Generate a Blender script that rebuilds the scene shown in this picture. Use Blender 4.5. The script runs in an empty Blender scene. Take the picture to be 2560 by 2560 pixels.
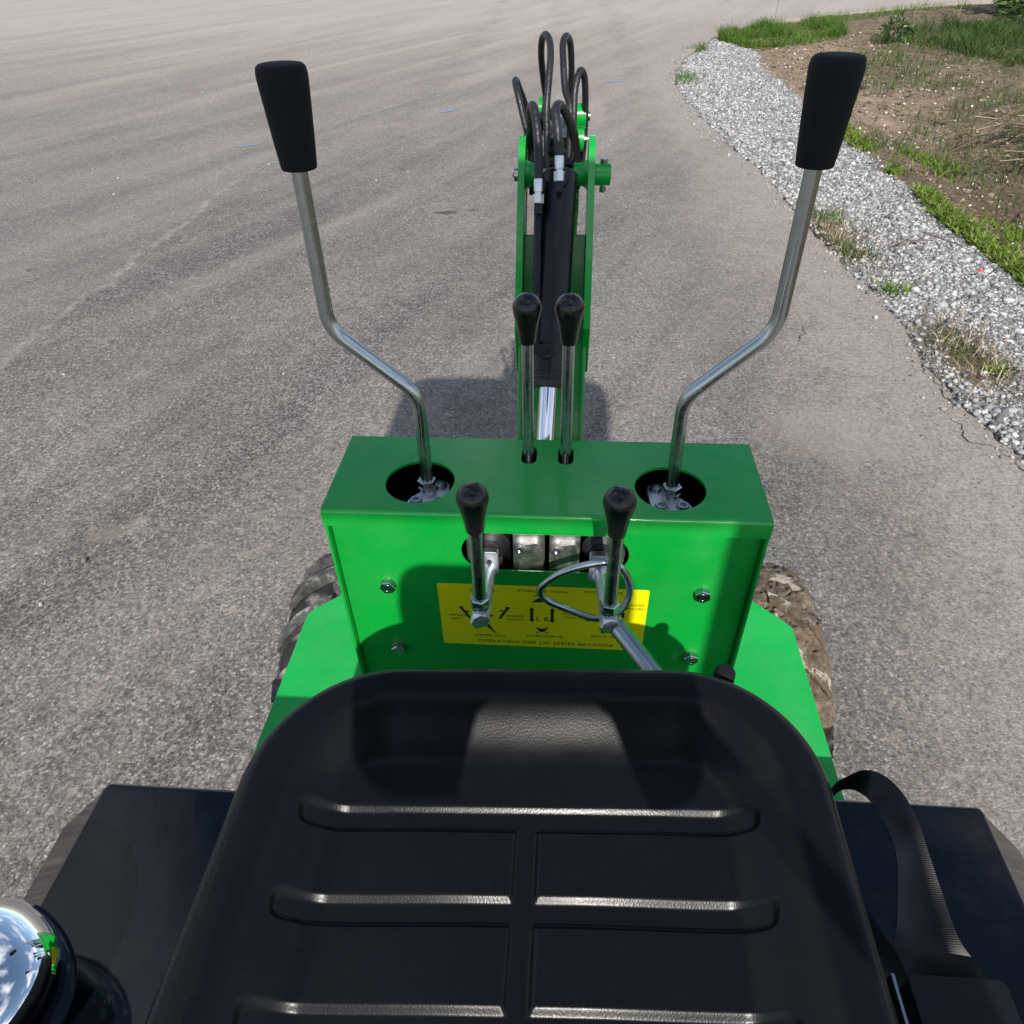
import bpy, math, random
import numpy as np
from mathutils import Vector, Matrix
from mathutils.geometry import tessellate_polygon

S = bpy.context.scene
C = S.collection
Z0 = 0.91                      # height of the console top above the road
rng = np.random.default_rng(7)
random.seed(7)

# ------------------------------------------------------------------ camera
cam_d = bpy.data.cameras.new('camera')
cam_d.sensor_width = 36.0
cam_d.lens = 25.126
cam_d.clip_start = 0.01
cam_d.clip_end = 3000
cam = bpy.data.objects.new('camera', cam_d)
C.objects.link(cam)
yaw, pitch, roll = math.radians(5.1614), math.radians(39.6256), math.radians(-1.6755)
fwd = Vector((-math.sin(yaw)*math.cos(pitch), math.cos(yaw)*math.cos(pitch), -math.sin(pitch)))
right = Vector((math.cos(yaw), math.sin(yaw), 0))
up = right.cross(fwd)
r_ = right*math.cos(roll) + up*math.sin(roll)
u_ = up*math.cos(roll) - right*math.sin(roll)
m = Matrix((r_, u_, -fwd)).transposed().to_4x4()
m.translation = Vector((0.02362, -0.67417, 0.56651 + Z0))
cam.matrix_world = m
S.camera = cam

# ------------------------------------------------------------------ sky, sun, exposure
SUN_EL, SUN_AZ = math.radians(39.5), math.radians(7.0)     # behind the camera, a little to the right
to_sun = Vector((math.sin(SUN_AZ)*math.cos(SUN_EL), -math.cos(SUN_AZ)*math.cos(SUN_EL), math.sin(SUN_EL)))
world = bpy.data.worlds.new('World')
S.world = world
world.use_nodes = True
nt = world.node_tree
nt.nodes.clear()
wo = nt.nodes.new('ShaderNodeOutputWorld')
bg = nt.nodes.new('ShaderNodeBackground')
bg.inputs['Strength'].default_value = 0.10
sky = nt.nodes.new('ShaderNodeTexSky')
sky.sky_type = 'NISHITA'
sky.sun_disc = False
sky.sun_elevation = SUN_EL
sky.sun_rotation = math.atan2(to_sun.x, to_sun.y)
sky.air_density = 1.0
sky.dust_density = 0.6
# scattered fair-weather clouds over the whole dome
tc = nt.nodes.new('ShaderNodeTexCoord')
sep = nt.nodes.new('ShaderNodeSeparateXYZ')
nt.links.new(tc.outputs['Generated'], sep.inputs[0])
mx = nt.nodes.new('ShaderNodeMath'); mx.operation = 'ADD'; mx.inputs[1].default_value = 0.18
nt.links.new(sep.outputs['Z'], mx.inputs[0])
mx2 = nt.nodes.new('ShaderNodeMath'); mx2.operation = 'MAXIMUM'; mx2.inputs[1].default_value = 0.05
nt.links.new(mx.outputs[0], mx2.inputs[0])
dv = []
for ax in 'XY':
    d = nt.nodes.new('ShaderNodeMath'); d.operation = 'DIVIDE'
    nt.links.new(sep.outputs[ax], d.inputs[0]); nt.links.new(mx2.outputs[0], d.inputs[1]); dv.append(d)
cmb = nt.nodes.new('ShaderNodeCombineXYZ')
nt.links.new(dv[0].outputs[0], cmb.inputs[0]); nt.links.new(dv[1].outputs[0], cmb.inputs[1])
cn = nt.nodes.new('ShaderNodeTexNoise'); cn.inputs['Scale'].default_value = 1.7
cn.inputs['Detail'].default_value = 7; cn.inputs['Roughness'].default_value = 0.55; cn.inputs['Distortion'].default_value = 0.3
nt.links.new(cmb.outputs[0], cn.inputs['Vector'])
cr = nt.nodes.new('ShaderNodeValToRGB')
cr.color_ramp.elements[0].position = 0.50; cr.color_ramp.elements[0].color = (0, 0, 0, 1)
cr.color_ramp.elements[1].position = 0.64; cr.color_ramp.elements[1].color = (1, 1, 1, 1)
nt.links.new(cn.outputs[0], cr.inputs[0])
cm = nt.nodes.new('ShaderNodeMix'); cm.data_type = 'RGBA'
cm.inputs[7].default_value = (8.2, 8.5, 9.0, 1)
nt.links.new(cr.outputs[0], cm.inputs[0]); nt.links.new(sky.outputs[0], cm.inputs[6])
nt.links.new(cm.outputs[2], bg.inputs['Color'])
nt.links.new(bg.outputs[0], wo.inputs[0])

sun_d = bpy.data.lights.new('sun', 'SUN')
sun_d.energy = 3.8
sun_d.angle = math.radians(0.7)
sun_d.color = (1.0, 0.95, 0.88)
sun = bpy.data.objects.new('sun', sun_d)
C.objects.link(sun)
sun.rotation_euler = to_sun.to_track_quat('Z', 'Y').to_euler()
sun.location = (0, -8, 12)

S.view_settings.view_transform = 'Standard'
S.view_settings.look = 'None'
S.view_settings.exposure = 0.50
S.view_settings.gamma = 1.0
S.view_settings.use_curve_mapping = False
S.render.engine = 'CYCLES'
S.cycles.max_bounces = 6; S.cycles.diffuse_bounces = 3; S.cycles.glossy_bounces = 3; S.cycles.transmission_bounces = 2

# ------------------------------------------------------------------ material helpers
def mat(name, col, rough=0.5, metal=0.0, spec=0.5, coat=0.0, coat_rough=0.05):
    mt = bpy.data.materials.new(name)
    mt.use_nodes = True
    b = mt.node_tree.nodes['Principled BSDF']
    b.inputs['Base Color'].default_value = (*col, 1)
    b.inputs['Roughness'].default_value = rough
    b.inputs['Metallic'].default_value = metal
    b.inputs['Specular IOR Level'].default_value = spec
    b.inputs['Coat Weight'].default_value = coat
    b.inputs['Coat Roughness'].default_value = coat_rough
    return mt

class NT:
    """little node-tree builder"""
    def __init__(s, mt):
        s.t = mt.node_tree; s.b = s.t.nodes['Principled BSDF']
        s.tc = s.t.nodes.new('ShaderNodeTexCoord'); s.geo = None
    def n(s, kind, **kw):
        nd = s.t.nodes.new(kind)
        for a, v in kw.items():
            if hasattr(nd, a): setattr(nd, a, v)
        return nd
    def l(s, a, b): s.t.links.new(a, b)
    def pos(s):
        if s.geo is None: s.geo = s.t.nodes.new('ShaderNodeNewGeometry')
        return s.geo.outputs['Position']
    def mapping(s, vec, scale=(1, 1, 1), rot=(0, 0, 0), loc=(0, 0, 0)):
        mp = s.n('ShaderNodeMapping')
        mp.inputs['Scale'].default_value = scale; mp.inputs['Rotation'].default_value = rot; mp.inputs['Location'].default_value = loc
        s.l(vec, mp.inputs['Vector']); return mp.outputs[0]
    def noise(s, vec, scale, detail=4, rough=0.55, dist=0.0):
        nd = s.n('ShaderNodeTexNoise')
        nd.inputs['Scale'].default_value = scale; nd.inputs['Detail'].default_value = detail
        nd.inputs['Roughness'].default_value = rough; nd.inputs['Distortion'].default_value = dist
        if vec is not None: s.l(vec, nd.inputs['Vector'])
        return nd.outputs[0]
    def voro(s, vec, scale, feature='F1', out='Distance', rand=1.0):
        nd = s.n('ShaderNodeTexVoronoi'); nd.feature = feature
        nd.inputs['Scale'].default_value = scale; nd.inputs['Randomness'].default_value = rand
        if vec is not None: s.l(vec, nd.inputs['Vector'])
        return nd.outputs[out]
    def ramp(s, fac, stops, interp='LINEAR'):
        nd = s.n('ShaderNodeValToRGB'); nd.color_ramp.interpolation = interp
        e = nd.color_ramp.elements
        while len(e) < len(stops): e.new(0.5)
        for i, (p, c) in enumerate(stops):
            e[i].position = p
            e[i].color = (*c, 1) if isinstance(c, (tuple, list)) else (c, c, c, 1)
        s.l(fac, nd.inputs[0]); return nd.outputs[0]
    def mix(s, fac, a, b, mode='MIX'):
        nd = s.n('ShaderNodeMix'); nd.data_type = 'RGBA'; nd.blend_type = mode
        for v, i in ((fac, 0), (a, 6), (b, 7)):
            if isinstance(v, (int, float)): nd.inputs[i].default_value = v if i == 0 else (v, v, v, 1)
            elif isinstance(v, tuple): nd.inputs[i].default_value = (*v, 1)
            else: s.l(v, nd.inputs[i])
        return nd.outputs[2]
    def math(s, op, a, b=None, clamp=False):
        nd = s.n('ShaderNodeMath'); nd.operation = op; nd.use_clamp = clamp
        for v, i in ((a, 0), (b, 1)):
            if v is None: continue
            if isinstance(v, (int, float)): nd.inputs[i].default_value = v
            else: s.l(v, nd.inputs[i])
        return nd.outputs[0]
    def bump(s, h, strength=0.3, dist=0.002):
        nd = s.n('ShaderNodeBump'); nd.inputs['Strength'].default_value = strength; nd.inputs['Distance'].default_value = dist
        s.l(h, nd.inputs['Height']); s.l(nd.outputs[0], s.b.inputs['Normal']); return nd
    def col(s, c): s.l(c, s.b.inputs['Base Color'])
    def rough(s, c): s.l(c, s.b.inputs['Roughness'])
    def rand(s):
        s.pos(); return s.geo.outputs['Random Per Island']

def m_paint(name, col, rough=0.32, coat=0.6, coat_rough=0.08, bump=0.05, dust=0.0):
    mt = mat(name, col, rough, spec=0.32, coat=coat, coat_rough=coat_rough)
    n = NT(mt)
    ns = n.noise(n.pos(), 6, 5)
    c2 = tuple(min(1, x*1.12+0.002) for x in col); c1 = tuple(x*0.92 for x in col)
    c = n.ramp(ns, [(0.3, c1), (0.7, c2)])
    if dust:
        # road dust settled in patches, fine rub marks, and a few chips
        d = n.math('MULTIPLY', n.ramp(n.noise(n.pos(), 11, 7, 0.7), [(0.42, 0.0), (0.78, 1.0)]), dust)
        sp = n.ramp(n.noise(n.pos(), 420, 2, 0.6), [(0.60, 0.0), (0.72, 1.0)])
        d = n.math('ADD', d, n.math('MULTIPLY', sp, dust*0.7), True)
        c = n.mix(d, c, (0.30, 0.29, 0.25))
        sc = n.noise(n.mapping(n.mapping(n.pos(), rot=(0.3, 0.2, 0.6)), (6, 160, 160)), 3, 3, 0.7)
        c = n.mix(n.math('MULTIPLY', n.ramp(sc, [(0.66, 0.0), (0.70, 1.0)]), dust*1.1), c, (0.28, 0.42, 0.30))
    n.col(c)
    n.rough(n.ramp(n.noise(n.pos(), 25, 6), [(0.35, rough*0.8), (0.7, min(1, rough*1.5))]))
    n.l(n.ramp(n.noise(n.pos(), 17, 6, 0.65), [(0.35, coat_rough), (0.75, coat_rough+0.22)]), n.b.inputs['Coat Roughness'])
    n.bump(n.noise(n.pos(), 900, 2), bump, 0.0004)      # orange peel
    return mt

def m_steel(name, col=(0.58, 0.61, 0.63), rough=0.22):
    mt = mat(name, col, rough, metal=1.0)
    n = NT(mt)
    n.col(n.ramp(n.noise(n.pos(), 60, 5, 0.6), [(0.3, tuple(x*0.90 for x in col)), (0.65, col)]))
    n.rough(n.ramp(n.noise(n.pos(), 90, 3), [(0.3, rough*0.8), (0.7, rough*1.35)]))
    return mt

M = {}
M['green'] = m_paint('green_paint', (0.001, 0.300, 0.034), rough=0.28, coat=0.6, coat_rough=0.03, dust=0.06)
M['green_deck'] = m_paint('green_paint_deck', (0.004, 0.38, 0.064), rough=0.5, coat=0.1, coat_rough=0.3, dust=0.10)
M['black_paint'] = m_paint('black_paint', (0.004, 0.0045, 0.007), rough=0.38, coat=0.12, coat_rough=0.15)
M['zinc'] = m_steel('zinc_plated_steel', (0.44, 0.48, 0.49), 0.23)
M['bright'] = m_steel('bright_steel', (0.80, 0.83, 0.87), 0.42)
M['chrome_rod'] = mat('chrome_rod', (0.80, 0.82, 0.86), 0.09, metal=1.0)
M['chrome'] = mat('chrome', (0.86, 0.88, 0.90), 0.025, metal=1.0)
M['cast'] = m_steel('cast_aluminium', (0.58, 0.57, 0.56), 0.42)
n = NT(M['cast']); n.bump(n.noise(n.pos(), 500, 3), 0.5, 0.001)
M['knob'] = mat('knob_phenolic', (0.006, 0.006, 0.007), 0.26)
n = NT(M['knob']); n.bump(n.noise(n.pos(), 900, 2), 0.04, 0.0003)
M['foam'] = mat('foam_grip', (0.006, 0.006, 0.007), 0.78, spec=0.25)
n = NT(M['foam']); n.bump(n.noise(n.pos(), 900, 3), 0.3, 0.0006)
M['rubber'] = mat('hose_rubber', (0.012, 0.012, 0.014), 0.42)
n = NT(M['rubber']); n.rough(n.ramp(n.noise(n.pos(), 120, 3), [(0.3, 0.32), (0.7, 0.6)]))
M['webbing'] = mat('belt_webbing', (0.006, 0.006, 0.008), 0.42, spec=0.35)
n = NT(M['webbing'])
wv = n.n('ShaderNodeTexWave'); wv.wave_type = 'BANDS'; wv.bands_direction = 'Y'; wv.inputs['Scale'].default_value = 210
wv.inputs['Distortion'].default_value = 0.4
n.l(n.mapping(n.pos(), rot=(0, 0, math.radians(8))), wv.inputs['Vector'])
n.bump(wv.outputs['Fac'], 0.22, 0.0005)
M['plastic'] = mat('black_plastic', (0.006, 0.006, 0.008), 0.42, spec=0.3)
n = NT(M['plastic']); n.bump(n.noise(n.pos(), 600, 4), 0.18, 0.0005)
# glossy rotomoulded side boxes with dust and water marks
M['box'] = mat('side_box_plastic', (0.007, 0.009, 0.014), 0.10, spec=0.28)
n = NT(M['box'])
n.rough(n.ramp(n.noise(n.pos(), 14, 6, 0.6), [(0.35, 0.03), (0.62, 0.09), (0.8, 0.3)]))
n.col(n.mix(n.ramp(n.noise(n.pos(), 22, 8, 0.65), [(0.5, 0.0), (0.8, 0.18)]), (0.002, 0.003, 0.006), (0.025, 0.024, 0.023)))
n.bump(n.noise(n.pos(), 30, 4), 0.05, 0.003)
# embossed seat vinyl
M['vinyl'] = mat('seat_vinyl', (0.010, 0.010, 0.012), 0.31, spec=0.20)
n = NT(M['vinyl'])
lw = n.math('ADD', n.voro(n.mapping(n.pos(), (1, 0.6, 1)), 420, 'DISTANCE_TO_EDGE'), n.math('MULTIPLY', n.noise(n.pos(), 160, 6), 0.6))
n.bump(lw, 0.16, 0.0006)
n.rough(n.ramp(n.noise(n.pos(), 18, 5), [(0.3, 0.24), (0.7, 0.33)]))
dustv = n.ramp(n.noise(n.pos(), 60, 8, 0.7), [(0.55, 0.0), (0.8, 0.5)])
n.col(n.mix(dustv, (0.0045, 0.0048, 0.006), (0.011, 0.0105, 0.0105)))
# decal
M['yellow'] = mat('yellow_decal', (0.74, 0.70, 0.004), 0.35)
M['ink'] = mat('black_ink', (0.012, 0.012, 0.01), 0.5)
M['red_plastic'] = mat('red_plastic', (0.45, 0.03, 0.02), 0.4)
# tyres
def m_tyre(name, mud):
    mt = mat(name, (0.02, 0.02, 0.021), 0.75)
    n = NT(mt)
    p = n.pos()
    d = n.noise(p, 9 if mud else 26, 6, 0.62)
    base = n.ramp(n.noise(p, 40, 5), [(0.35, (0.010, 0.010, 0.011)), (0.7, (0.032, 0.031, 0.030))])
    if mud:
        brown = n.ramp(n.noise(p, 55, 8, 0.7), [(0.3, (0.10, 0.07, 0.045)), (0.55, (0.19, 0.14, 0.095)), (0.75, (0.30, 0.24, 0.17))])
        c = n.mix(n.ramp(d, [(0.36, 0.0), (0.44, 1.0)]), base, brown)
        pale = n.ramp(n.noise(n.mapping(p, loc=(3, 1, 2)), 13, 6, 0.7), [(0.52, 0.0), (0.57, 1.0)])
        c = n.mix(pale, c, (0.56, 0.50, 0.40))
        n.bump(n.noise(p, 120, 8, 0.7), 0.9, 0.012)
    else:
        pale = n.ramp(d, [(0.52, 0.0), (0.64, 0.7)])
        c = n.mix(pale, base, (0.26, 0.245, 0.22))
        n.bump(n.noise(p, 150, 3), 0.2, 0.0015)
    n.col(c); n.rough(n.math('ADD', n.math('MULTIPLY', d, 0.3), 0.55))
    return mt
M['lug'] = mat('dusty_lug_rubber', (0.06, 0.058, 0.055), 0.85)
n = NT(M['lug'])
n.col(n.ramp(n.noise(n.pos(), 30, 6, 0.65), [(0.38, (0.030, 0.030, 0.031)), (0.55, (0.085, 0.083, 0.080)), (0.64, (0.30, 0.28, 0.245)), (0.75, (0.42, 0.39, 0.34))]))
M['tyre'] = m_tyre('tyre_rubber', False)
M['tyre_mud'] = m_tyre('tyre_rubber_muddy', True)
M['mud'] = mat('caked_mud', (0.17, 0.125, 0.085), 0.9)
n = NT(M['mud'])
n.col(n.ramp(n.noise(n.pos(), 70, 9, 0.72), [(0.3, (0.09, 0.062, 0.04)), (0.52, (0.18, 0.135, 0.095)), (0.62, (0.26, 0.20, 0.145)), (0.70, (0.5, 0.44, 0.36)), (0.8, (0.6, 0.55, 0.46))]))
n.bump(n.noise(n.pos(), 160, 8, 0.7), 0.9, 0.008)

# ------------------------------------------------------------------ mesh helpers
WL = {}                                  # world location of each object

class MB:
    def __init__(s): s.v = []; s.f = []; s.sm = []
    def add(s, vs, fs, smooth=True):
        o = len(s.v); s.v += [tuple(v) for v in vs]
        s.f += [tuple(i+o for i in f) for f in fs]; s.sm += [smooth]*len(fs); return s
    def box(s, lo, hi):
        x0, y0, z0 = lo; x1, y1, z1 = hi
        vs = [(x0,y0,z0),(x1,y0,z0),(x1,y1,z0),(x0,y1,z0),(x0,y0,z1),(x1,y0,z1),(x1,y1,z1),(x0,y1,z1)]
        return s.add(vs, [(3,2,1,0),(4,5,6,7),(0,1,5,4),(1,2,6,5),(2,3,7,6),(3,0,4,7)])
    def obox(s, c, ax, ay, az):
        """oriented box: centre and three half-axis vectors"""
        c, ax, ay, az = map(Vector, (c, ax, ay, az))
        vs = [c+sx*ax+sy*ay+sz*az for sz in (-1,1) for sx,sy in ((-1,-1),(1,-1),(1,1),(-1,1))]
        return s.add(vs, [(3,2,1,0),(4,5,6,7),(0,1,5,4),(1,2,6,5),(2,3,7,6),(3,0,4,7)])
    def tube(s, path, rad, seg=16, caps=True, closed=False):
        P = [Vector(p) for p in path]; N = len(P)
        R = rad if hasattr(rad, '__len__') else [rad]*N
        T = []
        for i in range(N):
            if closed: t = P[(i+1) % N]-P[i-1]
            else: t = P[min(i+1, N-1)]-P[max(i-1, 0)]
            T.append(t.normalized())
        a = Vector((0, 0, 1)) if abs(T[0].z) < .9 else Vector((1, 0, 0))
        nrm = T[0].cross(a).normalized(); vs = []; Ns = []
        for i in range(N):
            if i:
                q = T[i-1].rotation_difference(T[i]); nrm = (q @ nrm)
                nrm = (nrm-T[i]*nrm.dot(T[i])).normalized()
            Ns.append(nrm); b = T[i].cross(nrm)
            for j in range(seg):
                an = 2*math.pi*j/seg
                vs.append(P[i]+R[i]*(math.cos(an)*nrm+math.sin(an)*b))
        fs = []
        for i in range(N if closed else N-1):
            k = (i+1) % N
            for j in range(seg):
                j2 = (j+1) % seg
                fs.append((i*seg+j, i*seg+j2, k*seg+j2, k*seg+j))
        if caps and not closed:
            fs.append(tuple(range(seg-1, -1, -1))); fs.append(tuple((N-1)*seg+j for j in range(seg)))
        return s.add(vs, fs)
    def lathe(s, prof, o, d, seg=32, ref=None):
        """prof: (radius, height) pairs along axis d from o"""
        o = Vector(o); d = Vector(d).normalized()
        a = Vector(ref) if ref else (Vector((0, 0, 1)) if abs(d.z) < .9 else Vector((1, 0, 0)))
        e1 = d.cross(a).normalized(); e2 = d.cross(e1)
        vs = []; fs = []; rings = []
        for r, h in prof:
            if r < 1e-6: rings.append([len(vs)]); vs.append(o+d*h)
            else:
                rings.append(list(range(len(vs), len(vs)+seg)))
                for j in range(seg):
                    an = 2*math.pi*j/seg; vs.append(o+d*h+r*(math.cos(an)*e1+math.sin(an)*e2))
        for A, B in zip(rings, rings[1:]):
            for j in range(seg):
                j2 = (j+1) % seg
                if len(A) == 1 and len(B) == 1: continue
                if len(A) == 1: fs.append((A[0], B[j2], B[j]))
                elif len(B) == 1: fs.append((A[j], A[j2], B[0]))
                else: fs.append((A[j], A[j2], B[j2], B[j]))
        return s.add(vs, fs)
    def hex(s, o, d, af, h, ref=None):
        r = af/2/math.cos(math.pi/6); c = af*0.06
        s.lathe([(0, 0), (r, 0), (r, h-c), (r*0.9, h), (0, h)], o, d, 6, ref); 
        for i in range(1, 1): pass
        return s
    def plate(s, loops, O, U, V, N, t):
        """flat plate with holes: loops of 2-D points (first is the outline), origin O, axes U,V, thickness t along N"""
        O, U, V, N = map(Vector, (O, U, V, N))
        tris = tessellate_polygon([[Vector((p[0], p[1], 0)) for p in lp] for lp in loops])
        flat = [p for lp in loops for p in lp]; n = len(flat)
        top = [O+U*p[0]+V*p[1]+N*t for p in flat]; bot = [O+U*p[0]+V*p[1] for p in flat]
        fs = []
        sgn = U.cross(V).dot(N)
        for a, b, c in tris:
            A, B, D = flat[a], flat[b], flat[c]
            ccw = (B[0]-A[0])*(D[1]-A[1])-(B[1]-A[1])*(D[0]-A[0])
            if ccw*sgn < 0: b, c = c, b
            fs.append((a, b, c)); fs.append((c+n, b+n, a+n))
        o = 0
        for li, lp in enumerate(loops):
            k = len(lp)
            area = sum(lp[i][0]*lp[(i+1) % k][1]-lp[(i+1) % k][0]*lp[i][1] for i in range(k))
            fl = (area > 0) ^ (li > 0) ^ (sgn < 0)
            for i in range(k):
                j = (i+1) % k
                q = (o+n+i, o+n+j, o+j, o+i)
                fs.append(q if fl else q[::-1])
            o += k
        return s.add(top+bot, fs)
    def build(s, name, material, parent=None, smooth=38, bevel=0, bseg=2, label=None, off=True, sub=0):
        me = bpy.data.meshes.new(name)
        V = np.array(s.v, float)
        if off: V[:, 2] += Z0
        c = (V.min(0)+V.max(0))/2
        me.from_pydata((V-c).tolist(), [], s.f); me.update()
        me.materials.append(material)
        me.polygons.foreach_set('use_smooth', s.sm)
        if smooth < 180: me.set_sharp_from_angle(angle=math.radians(smooth))
        return link(name, me, Vector(c), parent, label, bevel, bseg)

def link(name, data, loc, parent=None, label=None, bevel=0, bseg=2):
    o = bpy.data.objects.new(name, data); C.objects.link(o)
    WL[o.name] = Vector(loc)
    if parent is not None:
        o.parent = parent; o.location = Vector(loc)-WL[parent.name]
    else: o.location = loc
    if label: o['label'] = label
    if bevel:
        b = o.modifiers.new('bevel', 'BEVEL'); b.width = bevel; b.segments = bseg; b.limit_method = 'ANGLE'
        b.angle_limit = math.radians(40); b.harden_normals = True
    return o

def tag(o, label, cat, group=None, kind=None):
    if label: o['label'] = label
    if cat: o['category'] = cat
    if group: o['group'] = group
    if kind: o['kind'] = kind
    return o

def fillet(pts, r, n=8):
    P = [Vector(p) for p in pts]; out = [P[0]]
    for i in range(1, len(P)-1):
        a = (P[i-1]-P[i]); b = (P[i+1]-P[i]); la, lb = a.length, b.length; a.normalize(); b.normalize()
        d = min(r, la*.45, lb*.45)
        A = P[i]+a*d; B = P[i]+b*d
        for k in range(n+1):
            t = k/n; out.append((1-t)**2*A+2*t*(1-t)*P[i]+t*t*B)
    out.append(P[-1]); return out

def spline(pts, n=8, closed=False):
    P = [Vector(p) for p in pts]; N = len(P); out = []
    for i in range(N if closed else N-1):
        if closed: a, b, c, d = P[i-1], P[i], P[(i+1) % N], P[(i+2) % N]
        else: a, b, c, d = P[max(i-1, 0)], P[i], P[i+1], P[min(i+2, N-1)]
        for k in range(n):
            t = k/n
            out.append(0.5*((2*b)+(c-a)*t+(2*a-5*b+4*c-d)*t*t+(3*b-a-3*c+d)*t**3))
    if not closed: out.append(P[-1])
    return out

def circle(cx, cy, r, n=48): return [(cx+r*math.cos(2*math.pi*i/n), cy+r*math.sin(2*math.pi*i/n)) for i in range(n)]
def stadium(x0, x1, y0, y1, n=12):
    r = min(x1-x0, y1-y0)/2; return rrect(x0, x1, y0, y1, r-1e-5, n)
def rrect(x0, x1, y0, y1, r, n=8):
    out = []
    for cx, cy, a0 in ((x1-r, y1-r, 0), (x0+r, y1-r, 90), (x0+r, y0+r, 180), (x1-r, y0+r, 270)):
        for i in range(n+1):
            a = math.radians(a0+90*i/n); out.append((cx+r*math.cos(a), cy+r*math.sin(a)))
    return out
def hull_round(cs, r, n=10):
    """outline of circles of radius r around the points cs (ccw)"""
    out = []; k = len(cs)
    for i in range(k):
        p, c, q = Vector(cs[i-1]), Vector(cs[i]), Vector(cs[(i+1) % k])
        a0 = math.atan2((c-p).y, (c-p).x)-math.pi/2; a1 = math.atan2((q-c).y, (q-c).x)-math.pi/2
        while a1 < a0: a1 += 2*math.pi
        for j in range(n+1):
            a = a0+(a1-a0)*j/n; out.append((c.x+r*math.cos(a), c.y+r*math.sin(a)))
    return out

X, Y, Z = Vector((1, 0, 0)), Vector((0, 1, 0)), Vector((0, 0, 1))

# ================================================================== the place: road, verge, plants
def vnoise(x, y, f, seed=0):
    """value noise in numpy, about -1..1"""
    x = np.asarray(x, float)*f; y = np.asarray(y, float)*f
    xi = np.floor(x).astype(np.int64); yi = np.floor(y).astype(np.int64)
    tx = x-xi; ty = y-yi; tx = tx*tx*(3-2*tx); ty = ty*ty*(3-2*ty)
    def h(a, b):
        n_ = (a*374761393+b*668265263+seed*974634777) & 0xffffffff
        n_ = ((n_ ^ (n_ >> 13))*1274126177) & 0xffffffff
        return ((n_ ^ (n_ >> 16)) & 0xffff)/32767.5-1
    return (h(xi, yi)*(1-tx)+h(xi+1, yi)*tx)*(1-ty)+(h(xi, yi+1)*(1-tx)+h(xi+1, yi+1)*tx)*ty
def fbm(x, y, f, o=4, seed=0): return sum(vnoise(x, y, f*2**i, seed+i)*.5**i for i in range(o))

EY = [-60, -20, -5, 0, 1.49, 1.84, 2.14, 2.55, 2.98, 3.69, 4.46, 6.19, 7.82, 9.45, 10.7, 11.9, 13.1, 14.2, 15.2, 15.9, 16.9, 17.86, 19.5, 24, 30]
EX = [2.2, 1.9, 1.72, 1.66, 1.625, 1.585, 1.56, 1.56, 1.548, 1.475, 1.47, 1.335, 1.17, 1.215, 1.48, 1.83, 2.25, 3.0, 3.95, 5.07, 6.7, 8.46, 13, 40, 90]
def xe(y):
    y = np.asarray(y, float); return np.interp(y, EY, EX)+.030*fbm(y, y*0+3, 1.6, 4, 5)+.014*vnoise(y, y*0, 17, 9)+.008*vnoise(y, y*0+5, 46, 19)
OY = [-60, 0, 3.1, 4.0, 4.9, 6.0, 8.0, 9.7, 11.6, 12.8, 13.3, 30]
OX = [2.9, 2.45, 2.36, 2.35, 2.35, 2.30, 2.42, 2.36, 2.52, 2.20, 1.9, 0]
def xo(y): y = np.asarray(y, float); return np.interp(y, OY, OX)+.04*fbm(y, y*0+7, 1.2, 3, 15)
def sstep(a, b, t): t = np.clip((t-a)/(b-a), 0, 1); return t*t*(3-2*t)
def gh(x, y):
    """height of the verge"""
    x = np.asarray(x, float); y = np.asarray(y, float)
    d = x-xe(y)
    h = -.028-.012*sstep(0, .5, d)+.010*fbm(x, y, 3, 3, 2)
    v = sstep(.1, .5, x-xo(y))*(y < 16)
    depth = .34*sstep(9.5, 4.0, y)*sstep(-12, -3, y)
    bowl = np.exp(-((x-3.35)/.62)**2)
    h = h-depth*bowl*v+v*(.035*fbm(x, y, 2.2, 4, 31)+.012*fbm(x, y, 11, 3, 41)+.05*sstep(3.6, 6, x))
    far = sstep(18, 60, np.abs(x)+np.abs(y)); h = h+far*(.0)
    return np.where(d < 0.03, -.07, h)

# ---- the ground sheet
gx = np.unique(np.concatenate([-np.geomspace(4, 900, 24), np.linspace(-3, 1, 8), np.arange(1.05, 9.5, .055), np.linspace(10, 20, 20), np.geomspace(21, 900, 20)]))
gy = np.unique(np.concatenate([-np.geomspace(4, 900, 22), np.linspace(-3.5, 1.0, 40), np.arange(1.05, 17.5, .07), np.linspace(18, 30, 40), np.geomspace(31, 900, 20)]))
GX, GY = np.meshgrid(gx, gy); GZ = gh(GX, GY)
nxg, nyg = len(gx), len(gy)
me = bpy.data.meshes.new('ground')
V = np.stack([GX.ravel(), GY.ravel(), GZ.ravel()], 1)
idx = np.arange(nxg*nyg).reshape(nyg, nxg)
F = np.stack([idx[:-1, :-1].ravel(), idx[:-1, 1:].ravel(), idx[1:, 1:].ravel(), idx[1:, :-1].ravel()], 1)
def np_mesh(me, V, F):
    k = F.shape[1]
    me.vertices.add(len(V)); me.vertices.foreach_set('co', np.ascontiguousarray(V, dtype=np.float32).ravel())
    me.loops.add(F.size); me.loops.foreach_set('vertex_index', np.ascontiguousarray(F, dtype=np.int32).ravel())
    me.polygons.add(len(F)); me.polygons.foreach_set('loop_start', np.arange(0, F.size, k, dtype=np.int32))
    me.update(calc_edges=True); me.validate()
np_mesh(me, V, F)
me.polygons.foreach_set('use_smooth', [True]*len(me.polygons))
att = me.color_attributes.new('zone', 'FLOAT_COLOR', 'POINT')
dg = GX-xo(GY)
grav = sstep(.08, -.08, dg+.05*fbm(GX, GY, 5, 3, 77))*(GY < 13.6)
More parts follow.
